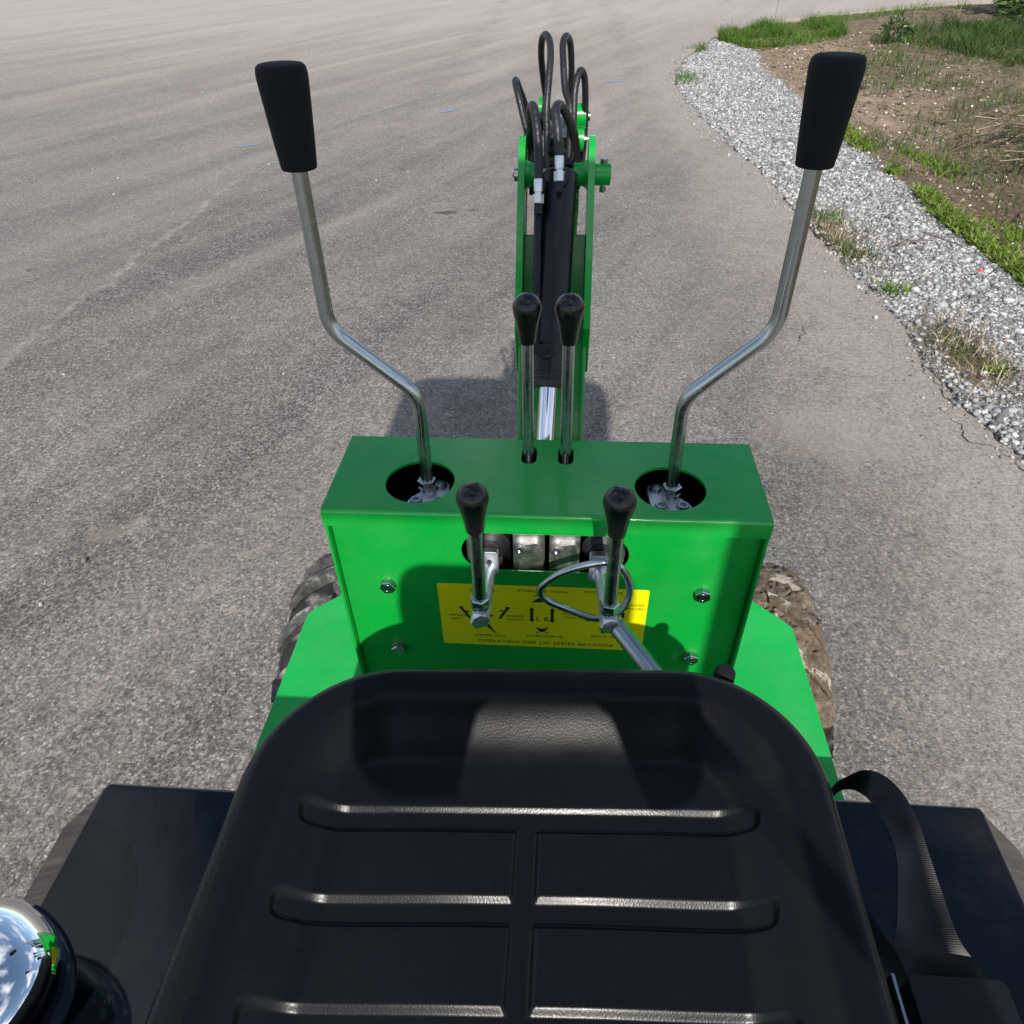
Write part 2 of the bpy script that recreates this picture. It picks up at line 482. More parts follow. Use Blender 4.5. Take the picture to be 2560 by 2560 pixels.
bare_p = lambda x, y: np.maximum(np.exp(-((x-1.60)/.16)**2-((y-3.80)/.42)**2), np.exp(-((x-1.76)/.17)**2-((y-2.30)/.30)**2))
grav = grav*(1-np.clip(1.6*bare_p(GX, GY), 0, 1))
pink = np.exp(-((GX-3.0-.10*(GY-9))/.9)**2)*sstep(5.5, 8, GY)*sstep(16.5, 14, GY)
dark = np.clip(1.25*np.exp(-((GX-3.15)/.70)**2)*sstep(6.6, 4.0, GY), 0, 1)
farg = sstep(11, 30, GX)+sstep(30, 60, np.abs(GY))+sstep(12, 40, -GX)
colz = np.stack([grav.ravel(), pink.ravel(), dark.ravel(), np.clip(farg, 0, 1).ravel()], 1).astype(np.float32)
att.data.foreach_set('color', colz.ravel())
mt = mat('verge_soil', (.2, .15, .1), .95, spec=.15)
n = NT(mt); p = n.pos()
at = n.n('ShaderNodeAttribute'); at.attribute_name = 'zone'
sp = n.n('ShaderNodeSeparateColor'); n.l(at.outputs['Color'], sp.inputs[0])
soil = n.ramp(n.noise(p, 7, 10, .7), [(.28, (.048, .036, .023)), (.46, (.118, .092, .060)), (.60, (.200, .162, .108)), (.8, (.33, .28, .20))])
pinkc = n.ramp(n.noise(p, 9, 9, .7), [(.3, (.17, .115, .082)), (.55, (.29, .215, .155)), (.75, (.42, .34, .26))])
darkc = n.ramp(n.noise(p, 11, 10, .72), [(.3, (.040, .027, .018)), (.55, (.092, .064, .042)), (.78, (.21, .165, .12))])
gravc = n.ramp(n.voro(p, 75, 'F1', 'Color'), [(.2, (.10, .10, .105)), (.5, (.27, .265, .26)), (.8, (.50, .49, .47))])
c = n.mix(sp.outputs[1], soil, pinkc); c = n.mix(sp.outputs[2], c, darkc); c = n.mix(sp.outputs[0], c, gravc)
c = n.mix(at.outputs['Alpha'], c, n.ramp(n.noise(p, .6, 8), [(.3, (.045, .075, .02)), (.6, (.10, .13, .045)), (.8, (.2, .19, .10))]))
n.col(c); n.bump(n.noise(p, 28, 9, .7), .8, .02)
me.materials.append(mt)
ground = bpy.data.objects.new('ground', me); C.objects.link(ground); WL[ground.name] = Vector(); ground['kind'] = 'structure'

# ---- the asphalt
yy = np.unique(np.concatenate([np.linspace(-60, -4, 40), np.arange(-4, 19.6, .035), np.linspace(19.6, 24, 30)]))
offs = np.array([0, .008, .03, .07, .13, .22, .35, .55, .9, 1.5, 2.6, 4.5, 8, 15, 30, 60, 120])
RX = xe(yy)[:, None]-offs[None, :]*(1+0*yy[:, None]); RY = np.repeat(yy[:, None], len(offs), 1)
RZ = np.zeros_like(RX); RZ[:, 0] = -.012-.006*np.abs(vnoise(yy, yy*0, 23, 3)); RZ[:, 1] = -.003
sk = np.stack([RX[:, :1]+.004, RY[:, :1], RZ[:, :1]*0-.075], 2)
P3 = np.concatenate([sk, np.stack([RX, RY, RZ], 2)], 1)
nr, nc = P3.shape[:2]; idx = np.arange(nr*nc).reshape(nr, nc)
F = np.stack([idx[:-1, 1:].ravel(), idx[:-1, :-1].ravel(), idx[1:, :-1].ravel(), idx[1:, 1:].ravel()], 1)
far = np.array([[-80, 24, 0], [40, 24, 0], [90, 30, 0], [90, 110, 0], [-80, 110, 0]], float)
V = np.concatenate([P3.reshape(-1, 3), far[[0, 1, 2, 3]], far[[0, 3, 4]][1:]]) if False else P3.reshape(-1, 3)
me = bpy.data.meshes.new('road'); np_mesh(me, V, F)
me.polygons.foreach_set('use_smooth', [True]*len(me.polygons))
att = me.color_attributes.new('edge', 'FLOAT_COLOR', 'POINT')
ed = np.concatenate([[0.], offs]); ev = np.exp(-(ed/.58)**1.8)
ec = np.zeros((nr, nc, 4), np.float32); ec[:, :, :3] = ev[None, :, None]; ec[:, :, 3] = 1
att.data.foreach_set('color', ec.ravel())
mt = mat('worn_asphalt', (.2, .19, .19), .88, spec=.3)
n = NT(mt); p = n.pos()
at = n.n('ShaderNodeAttribute'); at.attribute_name = 'edge'
sx_ = n.n('ShaderNodeSeparateXYZ'); n.l(p, sx_.inputs[0])
warp = n.n('ShaderNodeMix'); warp.data_type = 'VECTOR'; warp.inputs[0].default_value = .012
nz = n.n('ShaderNodeTexNoise'); nz.inputs['Scale'].default_value = 60; nz.inputs['Detail'].default_value = 3; n.l(p, nz.inputs['Vector'])
n.l(p, warp.inputs[4]); n.l(nz.outputs['Color'], warp.inputs[5]); pw = warp.outputs[1]
agg = n.ramp(n.voro(pw, 175, 'F1', 'Color'), [(.0, (.096, .092, .091)), (.45, (.148, .142, .140)), (.72, (.202, .194, .190)), (.90, (.31, .298, .288)), (1., (.44, .425, .405))])
agg2 = n.ramp(n.noise(pw, 105, 3, .62), [(.32, .28), (.5, .88), (.66, 1.90)])
c = n.mix(1.0, agg, agg2, 'MULTIPLY')
binder = n.ramp(n.voro(pw, 175, 'DISTANCE_TO_EDGE'), [(.0, 1.0), (.10, 0.0)])
c = n.mix(n.math('MULTIPLY', binder, .45), c, (.062, .058, .058))
peb = n.ramp(n.voro(n.mapping(p, loc=(3, 5, 1)), 26, 'F1', 'Distance'), [(.055, 1.0), (.085, 0.0)])
pebr = n.ramp(n.voro(n.mapping(p, loc=(3, 5, 1)), 26, 'F1', 'Color'), [(.60, 0.0), (.66, 1.0)])
c = n.mix(n.math('MULTIPLY', peb, pebr), c, (.46, .42, .37))
flk = n.ramp(n.noise(n.mapping(p, (1.5, .8, 1), loc=(7, 2, 0)), 34, 3, .66), [(.555, 0.), (.63, 1.)])
c = n.mix(n.math('MULTIPLY', flk, .36), c, (.40, .375, .34))
flk2 = n.ramp(n.noise(n.mapping(p, loc=(1, 9, 0)), 13, 4, .70), [(.57, 0.), (.66, 1.)])
c = n.mix(n.math('MULTIPLY', flk2, .30), c, (.38, .355, .32))
mot = n.ramp(n.noise(p, 1.3, 5, .62), [(.3, .84), (.7, 1.20)])
c = n.mix(1.0, c, mot, 'MULTIPLY')
fine = n.ramp(n.noise(p, 9, 5, .7), [(.3, .84), (.7, 1.18)]); c = n.mix(1.0, c, fine, 'MULTIPLY')
# dust: streaks swept by turning traffic, more of it towards the junction and along the broken edge
st = n.noise(n.mapping(n.mapping(p, rot=(0, 0, math.radians(24))), (1.7, .16, 1)), 1.2, 5, .6, .5)
dy = n.math('MULTIPLY', n.math('SUBTRACT', sx_.outputs['Y'], 3.5), .075, True)
dust = n.math('ADD', n.math('MULTIPLY', n.ramp(st, [(.40, 0.), (.75, 1.)]), .40), n.math('MULTIPLY', dy, .80), True)
dust = n.math('MULTIPLY', dust, n.math('ADD', .45, n.math('MULTIPLY', n.noise(p, 30, 3, .7), 1.05)), True)
spk = n.ramp(n.noise(pw, 95, 2, .6), [(.36, .45), (.62, 1.15)])
dust = n.math('MULTIPLY', dust, spk, True)
c = n.mix(n.math('MULTIPLY', dust, .95), c, (.56, .51, .455))
edd = n.math('MULTIPLY', at.outputs['Color'], n.ramp(n.noise(p, 4.5, 5, .68), [(.22, .35), (.52, 1.25)]), True)
edd = n.math('MULTIPLY', edd, spk, True)
c = n.mix(n.math('MULTIPLY', edd, .74), c, n.ramp(n.noise(p, 45, 4, .7), [(.3, (.31, .278, .246)), (.6, (.48, .435, .39)), (.8, (.60, .56, .51))]))
# paving joint: a wobbly pale seam
wob = n.math('MULTIPLY', n.math('SUBTRACT', n.noise(n.mapping(p, (.01, 1, 1)), 1.4, 6, .7), .5), .28)
jd = n.math('ABSOLUTE', n.math('ADD', n.math('ADD', sx_.outputs['X'], 2.50), wob))
jm = n.math('MULTIPLY', n.ramp(jd, [(.012, 1.), (.035, 0.)]), n.math('MULTIPLY', n.ramp(n.noise(p, 9, 5, .75), [(.42, 0.), (.62, 1.)]), n.ramp(n.math('MULTIPLY', sx_.outputs['Y'], .1), [(.42, 1.), (.60, 0.)])))
c = n.mix(n.math('MULTIPLY', jm, .75), c, (.42, .385, .34))
left = n.ramp(n.math('ADD', n.math('ADD', sx_.outputs['X'], 2.50), wob), [(.0, 1.0), (.02, 0.0)])
c = n.mix(n.math('MULTIPLY', n.math('MULTIPLY', left, .18), n.ramp(n.math('MULTIPLY', sx_.outputs['Y'], .1), [(.42, 1.), (.7, 0.)])), c, (.33, .315, .305))
def spot(cx, cy, rx, ry, colr, f, amt):
    global c
    q = n.mapping(p, (1/rx, 1/ry, 0), loc=(-cx/rx, -cy/ry, 0))
    ln = n.n('ShaderNodeVectorMath'); ln.operation = 'LENGTH'; n.l(q, ln.inputs[0])
    dd = n.math('ADD', ln.outputs['Value'], n.math('MULTIPLY', n.math('SUBTRACT', n.noise(p, f, 4, .75), .5), 2.2))
    c = n.mix(n.math('MULTIPLY', n.ramp(dd, [(.5, 1.), (1.1, 0.)]), amt), c, colr)
spot(-1.425, .93, .085, .045, (.27, .225, .18), 45, .5)
spot(-1.34, .98, .05, .05, (.36, .33, .29), 45, .4)
spot(-.79, 4.17, .10, .05, (.075, .06, .052), 22, .8)
spot(-.62, 4.22, .05, .04, (.09, .072, .06), 26, .6)
spot(1.00, 1.60, .30, .26, (.40, .36, .315), 9, .42)
spot(.25, 7.3, .12, .9, (.40, .365, .325), 8, .55)
# faint tyre paths rubbed darker along the lane
for lx in (-1.65, -.35, .75):
    td = n.math('ABSOLUTE', n.math('ADD', n.math('ADD', sx_.outputs['X'], -lx), n.math('MULTIPLY', n.math('SUBTRACT', n.noise(n.mapping(p, (.02, .35, 1)), 1.0, 3), .5), .9)))
    c = n.mix(n.math('MULTIPLY', n.ramp(td, [(.08, 1.), (.24, 0.)]), n.ramp(n.noise(p, 3.2, 5, .7), [(.4, .0), (.7, .30)])), c, (.105, .10, .098))
c = n.mix(1.0, c, (.84, .805, .77), 'MULTIPLY')
n.col(c)
n.bump(n.noise(p, 170, 3, .65), .8, .005)
me.materials.append(mt)
road = bpy.data.objects.new('road', me); C.objects.link(road); WL[road.name] = Vector(); road['kind'] = 'structure'
me = bpy.data.meshes.new('far_road')
me.from_pydata([(-80, 24, 0), (xe(24)-.0, 24, 0), (90, 30, 0), (90, 120, 0), (-80, 120, 0)], [], [(0, 1, 2, 3, 4)]); me.update(); me.materials.append(mt)
fr_ = bpy.data.objects.new('road', me); C.objects.link(fr_); fr_['kind'] = 'structure'; WL[fr_.name] = Vector()

# blue survey dashes sprayed on the asphalt, and cracks along the edge
blue = mat('blue_marking_paint', (.10, .30, .60), .7)
n = NT(blue); n.col(n.mix(n.ramp(n.noise(n.pos(), 90, 5, .7), [(.5, 0.), (.62, .8)]), (.13, .34, .66), (.30, .29, .29)))
BLUE = [((-2.895, 5.962), (-2.704, 6.108)), ((-1.333, 7.317), (-1.135, 7.487)), ((.356, 8.898), (.607, 9.054))]
CRACKS = [[(1.535, 2.213), (1.535, 2.048), (1.487, 1.935), (1.505, 1.832), (1.498, 1.762)], [(1.462, 1.761), (1.483, 1.676), (1.490, 1.595), (1.528, 1.544), (1.586, 1.471), (1.60, 1.30), (1.57, 1.1)], [(1.112, 2.53), (1.098, 2.397), (1.06, 2.30)]]
def strip_mesh(name, pts, w0, w1, z, material, parent, jit=.0):
    P_ = [Vector((*q, 0)) for q in pts]; dense = []
    for a, b_ in zip(P_, P_[1:]):
        k = max(2, int((b_-a).length/.012))
        for i in range(k):
            t = i/k; q = a.lerp(b_, t); dense.append(q)
    dense.append(P_[-1]); N_ = len(dense); vs = []
    for i, q in enumerate(dense):
        t = (dense[min(i+1, N_-1)]-dense[max(i-1, 0)]).normalized(); nn = Vector((-t.y, t.x, 0))
        q = q+nn*jit*float(fbm(q.x*1., q.y*1., 14, 4, 61))
        w = (w0+(w1-w0)*random.random())*min(1, 4*min(i, N_-1-i)/N_+.15)
        vs += [q+nn*w/2+Z*z, q-nn*w/2+Z*z]
    fs = [(2*i, 2*i+1, 2*i+3, 2*i+2) for i in range(N_-1)]
    mb = MB(); mb.add(vs, fs); return mb.build(name, material, parent, off=False)
for a, b_ in BLUE: strip_mesh('survey_mark', [a, b_], .024, .034, .004, blue, road)
crk = mat('crack_shadow', (.030, .027, .025), .95)
for cpts in CRACKS: strip_mesh('crack', cpts, .0015, .006, .003, crk, road, .035)

# ---- many small pieces in one mesh
ICO_V = None
def ico():
    t = (1+5**.5)/2
    v = np.array([(-1,t,0),(1,t,0),(-1,-t,0),(1,-t,0),(0,-1,t),(0,1,t),(0,-1,-t),(0,1,-t),(t,0,-1),(t,0,1),(-t,0,-1),(-t,0,1)], float)
    v /= np.linalg.norm(v[0])
    f = np.array([(0,11,5),(0,5,1),(0,1,7),(0,7,10),(0,10,11),(1,5,9),(5,11,4),(11,10,2),(10,7,6),(7,1,8),(3,9,4),(3,4,2),(3,2,6),(3,6,8),(3,8,9),(4,9,5),(2,4,11),(6,2,10),(8,6,7),(9,8,1)])
    return v, f
def stones(name, xs, ys, rad, material, parent=None, sink=.25, zf=gh, flat=(.45, .85)):
    v, f = ico(); N_ = len(xs)
    zs = zf(xs, ys)
    sc = rad[:, None]*np.stack([rng.uniform(.75, 1.25, N_), rng.uniform(.6, 1.1, N_), rng.uniform(*flat, N_)], 1)
    a = rng.uniform(0, 6.283, N_); tl = rng.normal(0, .35, N_)
    P_ = v[None]*(1+rng.normal(0, .24, (N_, 12, 1)).clip(-.5, .6))*sc[:, None, :]
    c_, s_ = np.cos(tl)[:, None], np.sin(tl)[:, None]
    y1 = P_[:, :, 1]*c_-P_[:, :, 2]*s_; z1 = P_[:, :, 1]*s_+P_[:, :, 2]*c_; P_[:, :, 1] = y1; P_[:, :, 2] = z1
    c_, s_ = np.cos(a)[:, None], np.sin(a)[:, None]
    x1 = P_[:, :, 0]*c_-P_[:, :, 1]*s_; y1 = P_[:, :, 0]*s_+P_[:, :, 1]*c_
    P_[:, :, 0] = x1+xs[:, None]; P_[:, :, 1] = y1+ys[:, None]; P_[:, :, 2] += (zs+sc[:, 2]*(1-2*sink))[:, None]
    me = bpy.data.meshes.new(name)
    FF = (f[None]+12*np.arange(N_)[:, None, None]).reshape(-1, 3)
    np_mesh(me, P_.reshape(-1, 3), FF); me.materials.append(material)
    o = bpy.data.objects.new(name, me); C.objects.link(o); WL[o.name] = Vector()
    if parent: o.parent = parent
    return o
m_grav = mat('crushed_stone', (.4, .4, .4), .85, spec=.3)
n = NT(m_grav)
n.col(n.mix(.22, n.ramp(n.rand(), [(0., (.045, .047, .052)), (.20, (.115, .115, .12)), (.42, (.235, .232, .23)), (.62, (.365, .358, .35)), (.86, (.52, .51, .495)), (.97, (.64, .625, .60)), (1., (.42, .32, .27))]), n.ramp(n.noise(n.pos(), 120, 5, .7), [(.3, (.2, .2, .2)), (.7, (.55, .54, .52))])))
n.bump(n.noise(n.pos(), 300, 4), .5, .003)
N_ = 60000
ys_ = np.concatenate([rng.uniform(1.0, 13.0, N_), rng.uniform(-2.5, 1.0, 3500)]); t_ = rng.uniform(-.01, 1.0, len(ys_))+np.maximum(0, rng.normal(0, .05, len(ys_)))
xs_ = xe(ys_)+.012+t_*(xo(ys_)-xe(ys_))
bare = fbm(xs_, ys_, 2.6, 3, 91)-.9*sstep(.3, .0, t_)*(np.sin(ys_*3.1+1.2) > .25)*(ys_ < 5)
keep = ((bare > -.62) | (rng.random(len(xs_)) < .22)) & (rng.random(len(xs_)) > 1.15*bare_p(xs_, ys_))
xs_, ys_ = xs_[keep], ys_[keep]
rad = rng.lognormal(math.log(.0064), .48, len(xs_)).clip(.003, .023)
tag(stones('gravel', xs_, ys_, rad, m_grav, sink=.36), 'band of grey crushed gravel along the asphalt edge', 'gravel', kind='stuff')
# larger broken pieces against the asphalt edge
ys2 = rng.uniform(.8, 6, 420); xs2 = xe(ys2)+.02+np.abs(rng.normal(0, .07, 420))
tag(stones('edge_rubble', xs2, ys2, rng.uniform(.006, .016, 420), m_grav), 'broken stones lying against the asphalt edge', 'gravel', kind='stuff')
ys2 = rng.uniform(.9, 12, 900); xs2 = xe(ys2)-np.abs(rng.normal(0, .07, 900))-.004
tag(stones('spilled_grit', xs2, ys2, rng.lognormal(math.log(.0045), .5, 900).clip(.002, .014), m_grav, sink=.2, zf=lambda a, b_: np.zeros(len(a))), 'grit spilled from the gravel onto the asphalt edge', 'gravel', kind='stuff')
m_peb = mat('pale_pebbles', (.5, .45, .38), .85)
n = NT(m_peb); n.col(n.ramp(n.rand(), [(0., (.16, .13, .10)), (.4, (.38, .33, .27)), (.75, (.58, .53, .45)), (1., (.70, .65, .56))]))
N2 = 3200; ys2 = rng.uniform(1.5, 14, N2); xs2 = xo(ys2)+.12+rng.gamma(1.6, 1.1, N2)
tag(stones('soil_pebbles', xs2, ys2, rng.lognormal(math.log(.0075), .5, N2).clip(.004, .028), m_peb), 'pale pebbles scattered over the bare soil', 'pebbles', kind='stuff')
m_loose = mat('loose_stone', (.6, .57, .52), .85)
n = NT(m_loose); n.col(n.ramp(n.rand(), [(0., (.10, .09, .08)), (.35, (.30, .27, .24)), (.7, (.40, .37, .335)), (1., (.54, .51, .465))]))
N3 = 320; ys3 = rng.uniform(.2, 10, N3); xs3 = rng.uniform(-7, 1.3, N3)*(.35+ys3/15*.65)
keep = xs3 < xe(ys3)-.08; xs3, ys3 = xs3[keep], ys3[keep]
tag(stones('loose_chippings', xs3, ys3, rng.lognormal(math.log(.0042), .5, len(xs3)).clip(.002, .014), m_loose, sink=.2, zf=lambda a, b_: np.zeros(len(a))), 'pale chippings strewn over the asphalt', 'chippings', kind='stuff')

def clumpy(x, y, f, seed, lo=.35):
    return np.clip(.75+.9*fbm(x, y, f, 3, seed), lo, 1.5)
def blades(name, xs, ys, hts, wid, material, lean=.45, zf=gh, seg=3, parent=None, flat=False):
    """curved tapering blades, one mesh"""
    N_ = len(xs); zs = zf(xs, ys) if zf else np.zeros(N_)
    a = rng.uniform(0, 6.283, N_); ln = np.abs(rng.normal(lean, .35*lean+.05, N_)).clip(.02, 1.5)
    tw = rng.uniform(0, 6.283, N_) if not flat else a+math.pi/2
    rows = []; lift = rng.uniform(.006, .032, N_); tilt = rng.normal(0, .12, N_)
    for k in range(seg+1):
        t = k/seg; w = wid*(1-t**1.6)*(.55+.45*min(1, 3*t)) if k < seg else wid*0
        up_ = hts*(t-.35*ln*t*t).clip(0) if not flat else lift+hts*(t-.5)*tilt+.006*math.sin(3.1*t)
        out = hts*ln*t*t if not flat else hts*(t-.5)
        cx_ = xs+np.cos(a)*out; cy_ = ys+np.sin(a)*out; cz_ = zs-.004+up_
        dx, dy_ = -np.sin(tw)*w/2, np.cos(tw)*w/2
        if k < seg: rows += [np.stack([cx_-dx, cy_-dy_, cz_], 1), np.stack([cx_+dx, cy_+dy_, cz_], 1)]
        else: rows.append(np.stack([cx_, cy_, cz_], 1))
    P_ = np.stack(rows, 1); nv = P_.shape[1]; f = []
    for k in range(seg-1): f += [(2*k, 2*k+1, 2*k+3), (2*k, 2*k+3, 2*k+2)]
    f.append((2*seg-2, 2*seg-1, 2*seg))
    me = bpy.data.meshes.new(name)
    np_mesh(me, P_.reshape(-1, 3), (np.array(f)[None]+nv*np.arange(N_)[:, None, None]).reshape(-1, 3))
    me.materials.append(material)
    o = bpy.data.objects.new(name, me); C.objects.link(o); WL[o.name] = Vector()
    if parent: o.parent = parent
    return o
def m_leaf(name, stops, trans=.25):
    mt = mat(name, (.06, .12, .02), .55, spec=.3)
    n = NT(mt); n.col(n.ramp(n.rand(), stops))
    tr = n.n('ShaderNodeBsdfTranslucent'); mxs = n.n('ShaderNodeMixShader'); mxs.inputs[0].default_value = trans
    n.l(n.ramp(n.rand(), stops), tr.inputs['Color'])
    out = n.t.nodes['Material Output']; n.l(n.b.outputs[0], mxs.inputs[1]); n.l(tr.outputs[0], mxs.inputs[2]); n.l(mxs.outputs[0], out.inputs[0])
    return mt
G_lush = m_leaf('lush_grass', [(0., (.035, .085, .012)), (.5, (.075, .165, .02)), (.85, (.13, .24, .03)), (1., (.26, .27, .08))])
G_dark = m_leaf('meadow_grass', [(0., (.022, .055, .012)), (.5, (.05, .105, .022)), (.85, (.085, .15, .03)), (1., (.20, .20, .07))])
G_weed = m_leaf('bright_weed', [(0., (.05, .09, .012)), (.4, (.12, .20, .022)), (.8, (.20, .29, .035)), (1., (.32, .28, .11))])
G_dry = m_leaf('dry_straw', [(0., (.08, .058, .034)), (.3, (.20, .155, .09)), (.65, (.36, .295, .18)), (1., (.56, .48, .32))], .1)
def in_poly(x, y, poly):
    r = np.zeros(len(x), bool); k = len(poly)
    for i in range(k):
        (x0, y0), (x1, y1) = poly[i], poly[(i+1) % k]
        cnd = ((y0 > y) != (y1 > y)) & (x < (x1-x0)*(y-y0)/(y1-y0+1e-12)+x0); r ^= cnd
    return r
def scatter(poly, N_, ragged=.25, seed=1):
    P_ = np.array(poly); lo, hi = P_.min(0)-.4, P_.max(0)+.4
    x = rng.uniform(lo[0], hi[0], N_*3); y = rng.uniform(lo[1], hi[1], N_*3)
    k = in_poly(x+ragged*fbm(x, y, 1.4, 3, seed), y+ragged*fbm(x, y, 1.4, 3, seed+50), poly)
    return x[k][:N_], y[k][:N_]
x, y = scatter([(2.2, 12.35), (2.3, 13.0), (3.3, 14.3), (4.0, 14.9), (4.5, 14.0), (4.0, 12.6), (3.3, 11.9), (2.5, 11.75)], 14000, .12)
tag(blades('grass', x, y, rng.uniform(.06, .24, len(x))*clumpy(x, y, 2.2, 5), rng.uniform(.005, .012, len(x)), G_lush, lean=.75), 'bright grass patch at the tip of the verge by the road bend', 'grass', kind='stuff')
x, y = scatter([(4.4, 11.9), (5.0, 13.2), (6.2, 13.9), (7.4, 13.6), (7.2, 11.6), (6.0, 10.0), (5.1, 9.6), (5.0, 10.6)], 17000, .25)
k = fbm(x, y, 1.3, 3, 44)+rng.normal(0, .2, len(x)) > -.28; x, y = x[k], y[k]
tag(blades('grass', x, y, rng.uniform(.05, .24, len(x))*clumpy(x, y, 1.8, 9), rng.uniform(.005, .013, len(x)), G_dark, lean=.75), 'dark green grass patch below the shrub', 'grass', kind='stuff')
x, y = scatter([(4.0, 14.7), (5.1, 15.4), (7.6, 17.0), (7.9, 16.8), (5.4, 15.0), (4.3, 14.2)], 3000, .12)
tag(blades('grass', x, y, rng.uniform(.06, .20, len(x)), rng.uniform(.005, .010, len(x)), G_lush), 'thin grass fringe along the far road edge', 'grass', kind='stuff')
ys_ = rng.uniform(2.6, 7.2, 9500); xs_ = xo(ys_)+.02+np.abs(rng.normal(.05, .06, len(ys_)))
k = fbm(xs_, ys_, 2.6, 3, 8)+rng.normal(0, .25, len(xs_)) > -.02; xs_, ys_ = xs_[k], ys_[k]
tag(blades('low_weeds', xs_, ys_, rng.uniform(.025, .085, len(xs_)), rng.uniform(.008, .022, len(xs_)), G_weed, lean=.9), 'strip of bright low weeds along the outer gravel edge', 'weeds', kind='stuff')
x, y = scatter([(2.6, 6.5), (3.4, 10.5), (4.4, 12), (5.4, 9.8), (5.6, 7.5), (4.0, 5.4), (3.0, 4.6)], 5200, .3)
k = fbm(x, y, 1.1, 3, 21) > -.05; x, y = x[k], y[k]
tag(blades('sparse_grass', x, y, rng.uniform(.05, .20, len(x)), rng.uniform(.004, .010, len(x)), G_dark), 'sparse grass tufts over the bare soil slope', 'grass', kind='stuff')
x = rng.uniform(2.5, 8, 60000); y = rng.uniform(2.2, 14.5, 60000); k = (x > xo(y)+.1) & (fbm(x, y, .9, 3, 33) > -.25); x, y = x[k], y[k]
tag(blades('dry_straw', x, y, rng.uniform(.04, .20, len(x)), rng.uniform(.003, .009, len(x)), G_dry, flat=True), 'dry straw lying over the bare soil', 'straw', kind='stuff')
m_clod = mat('soil_clod', (.12, .085, .055), .95)
n = NT(m_clod); n.col(n.ramp(n.rand(), [(0., (.045, .032, .02)), (.5, (.12, .088, .058)), (1., (.23, .18, .125))])); n.bump(n.noise(n.pos(), 90, 4), .7, .01)
N4 = 9000; ys4 = rng.uniform(1.8, 13.5, N4); xs4 = xo(ys4)+.10+rng.gamma(1.7, 1.0, N4)
tag(stones('soil_clods', xs4, ys4, rng.lognormal(math.log(.010), .5, N4).clip(.004, .030), m_clod, sink=.42), 'crumbled clods of brown soil on the verge', 'soil', kind='stuff')
x = np.concatenate([rng.normal(1.62, .10, 500), rng.normal(1.78, .10, 420)]); y = np.concatenate([rng.normal(3.8, .33, 500), rng.normal(2.3, .22, 420)]); k = x > xe(y)+.02; x, y = x[k], y[k]
tag(blades('dry_grass', x, y, rng.uniform(.03, .10, len(x)), rng.uniform(.003, .007, len(x)), G_dry, lean=.8), 'withered grass in the bare patches along the asphalt edge', 'grass', kind='stuff')
# weeds one can pick out
def weed(loc, N_, spread, h, w, material, label, lean=.6, group=None):
    x = loc[0]+rng.normal(0, spread, N_); y = loc[1]+rng.normal(0, spread*1.2, N_)
    o = blades('weed_clump', x, y, rng.uniform(h*.5, h, N_), rng.uniform(w*.6, w, N_), material, lean=lean)
    return tag(o, label, 'weed', group or 'weeds in the gravel')
weed((1.675, 2.98), 45, .035, .12, .012, G_weed, 'small lone grassy weed in the gravel, nearest the asphalt edge', .7)
weed((1.62, 4.10), 160, .07, .11, .007, G_lush, 'grassy weed at the asphalt edge, just right of the right tall lever rod')
weed((1.60, 3.55), 240, .09, .10, .006, G_dark, 'thin dark weed patch at the asphalt edge, just above the lone grassy weed')
weed((1.75, 2.40), 170, .075, .06, .007, G_dark, 'flat dull weed patch at the asphalt edge low on the right')
weed((1.84, 2.16), 60, .03, .06, .011, G_weed, 'tiny bright weed among gravel low on the right')
weed((1.30, 9.25), 220, .12, .14, .009, G_lush, 'weed clump at the narrow bend of the asphalt, left of the gravel')
weed((1.78, 11.6), 150, .09, .20, .009, G_lush, 'weed clump at the asphalt edge just below the bright grass patch')
weed((3.00, 5.95), 260, .13, .14, .018, G_weed, 'leafy bright weed on the soil behind the right foam grip', .6, 'weeds on the bare soil')
weed((3.15, 4.70), 220, .10, .12, .020, G_weed, 'broad-leaved weed on the ditch bank at the right edge', .7, 'weeds on the bare soil')
weed((2.72, 3.95), 60, .04, .10, .022, G_weed, 'single pale leafy seedling below the weed strip', .8, 'weeds on the bare soil')
# pile of cut brush at the right edge
wood = mat('dry_twig', (.16, .11, .075), .85)
n = NT(wood); n.col(n.ramp(n.rand(), [(0., (.07, .05, .035)), (.6, (.17, .125, .09)), (1., (.32, .25, .18))]))
br = MB(); bc = np.array([4.30, 6.25])
for i in range(200):
    a = random.gauss(.55, .5); L_ = random.uniform(.2, .8); q = bc+rng.normal(0, [.34, .30])
    z_ = float(gh(q[0], q[1]))+max(.0, random.gauss(.10, .07))
    d_ = Vector((math.cos(a), math.sin(a), random.gauss(0.02, .13))).normalized(); s0 = Vector((q[0], q[1], z_))-d_*L_/2
    md = Vector((random.gauss(0, .03), random.gauss(0, .03), random.gauss(0, .03))); r0 = random.uniform(.002, .007)
    br.tube([s0, s0+d_*L_*.5+md, s0+d_*L_], [r0, r0*.8, r0*.3], 5)
tag(br.build('brush_pile', wood, None, off=False), 'heap of dry cut twigs on the soil at the right edge', 'brush pile')
tw_ = MB(); tw_.tube(spline([(1.83, 3.55, -.005), (1.93, 3.62, .004), (2.03, 3.66, .0), (2.12, 3.67, -.004)], 6), .004, 6); tag(tw_.build('twig', wood, None, off=False), 'thin curved twig lying on the gravel', 'twig')
tw_ = MB(); tw_.tube(spline([(2.13, 3.78, -.002), (2.17, 3.66, .006), (2.24, 3.56, .002)], 6), .0035, 6); tag(tw_.build('twig', wood, None, off=False), 'short twig on the gravel near the weed strip', 'twig')
red = mat('red_scrap', (.62, .07, .07), .5)
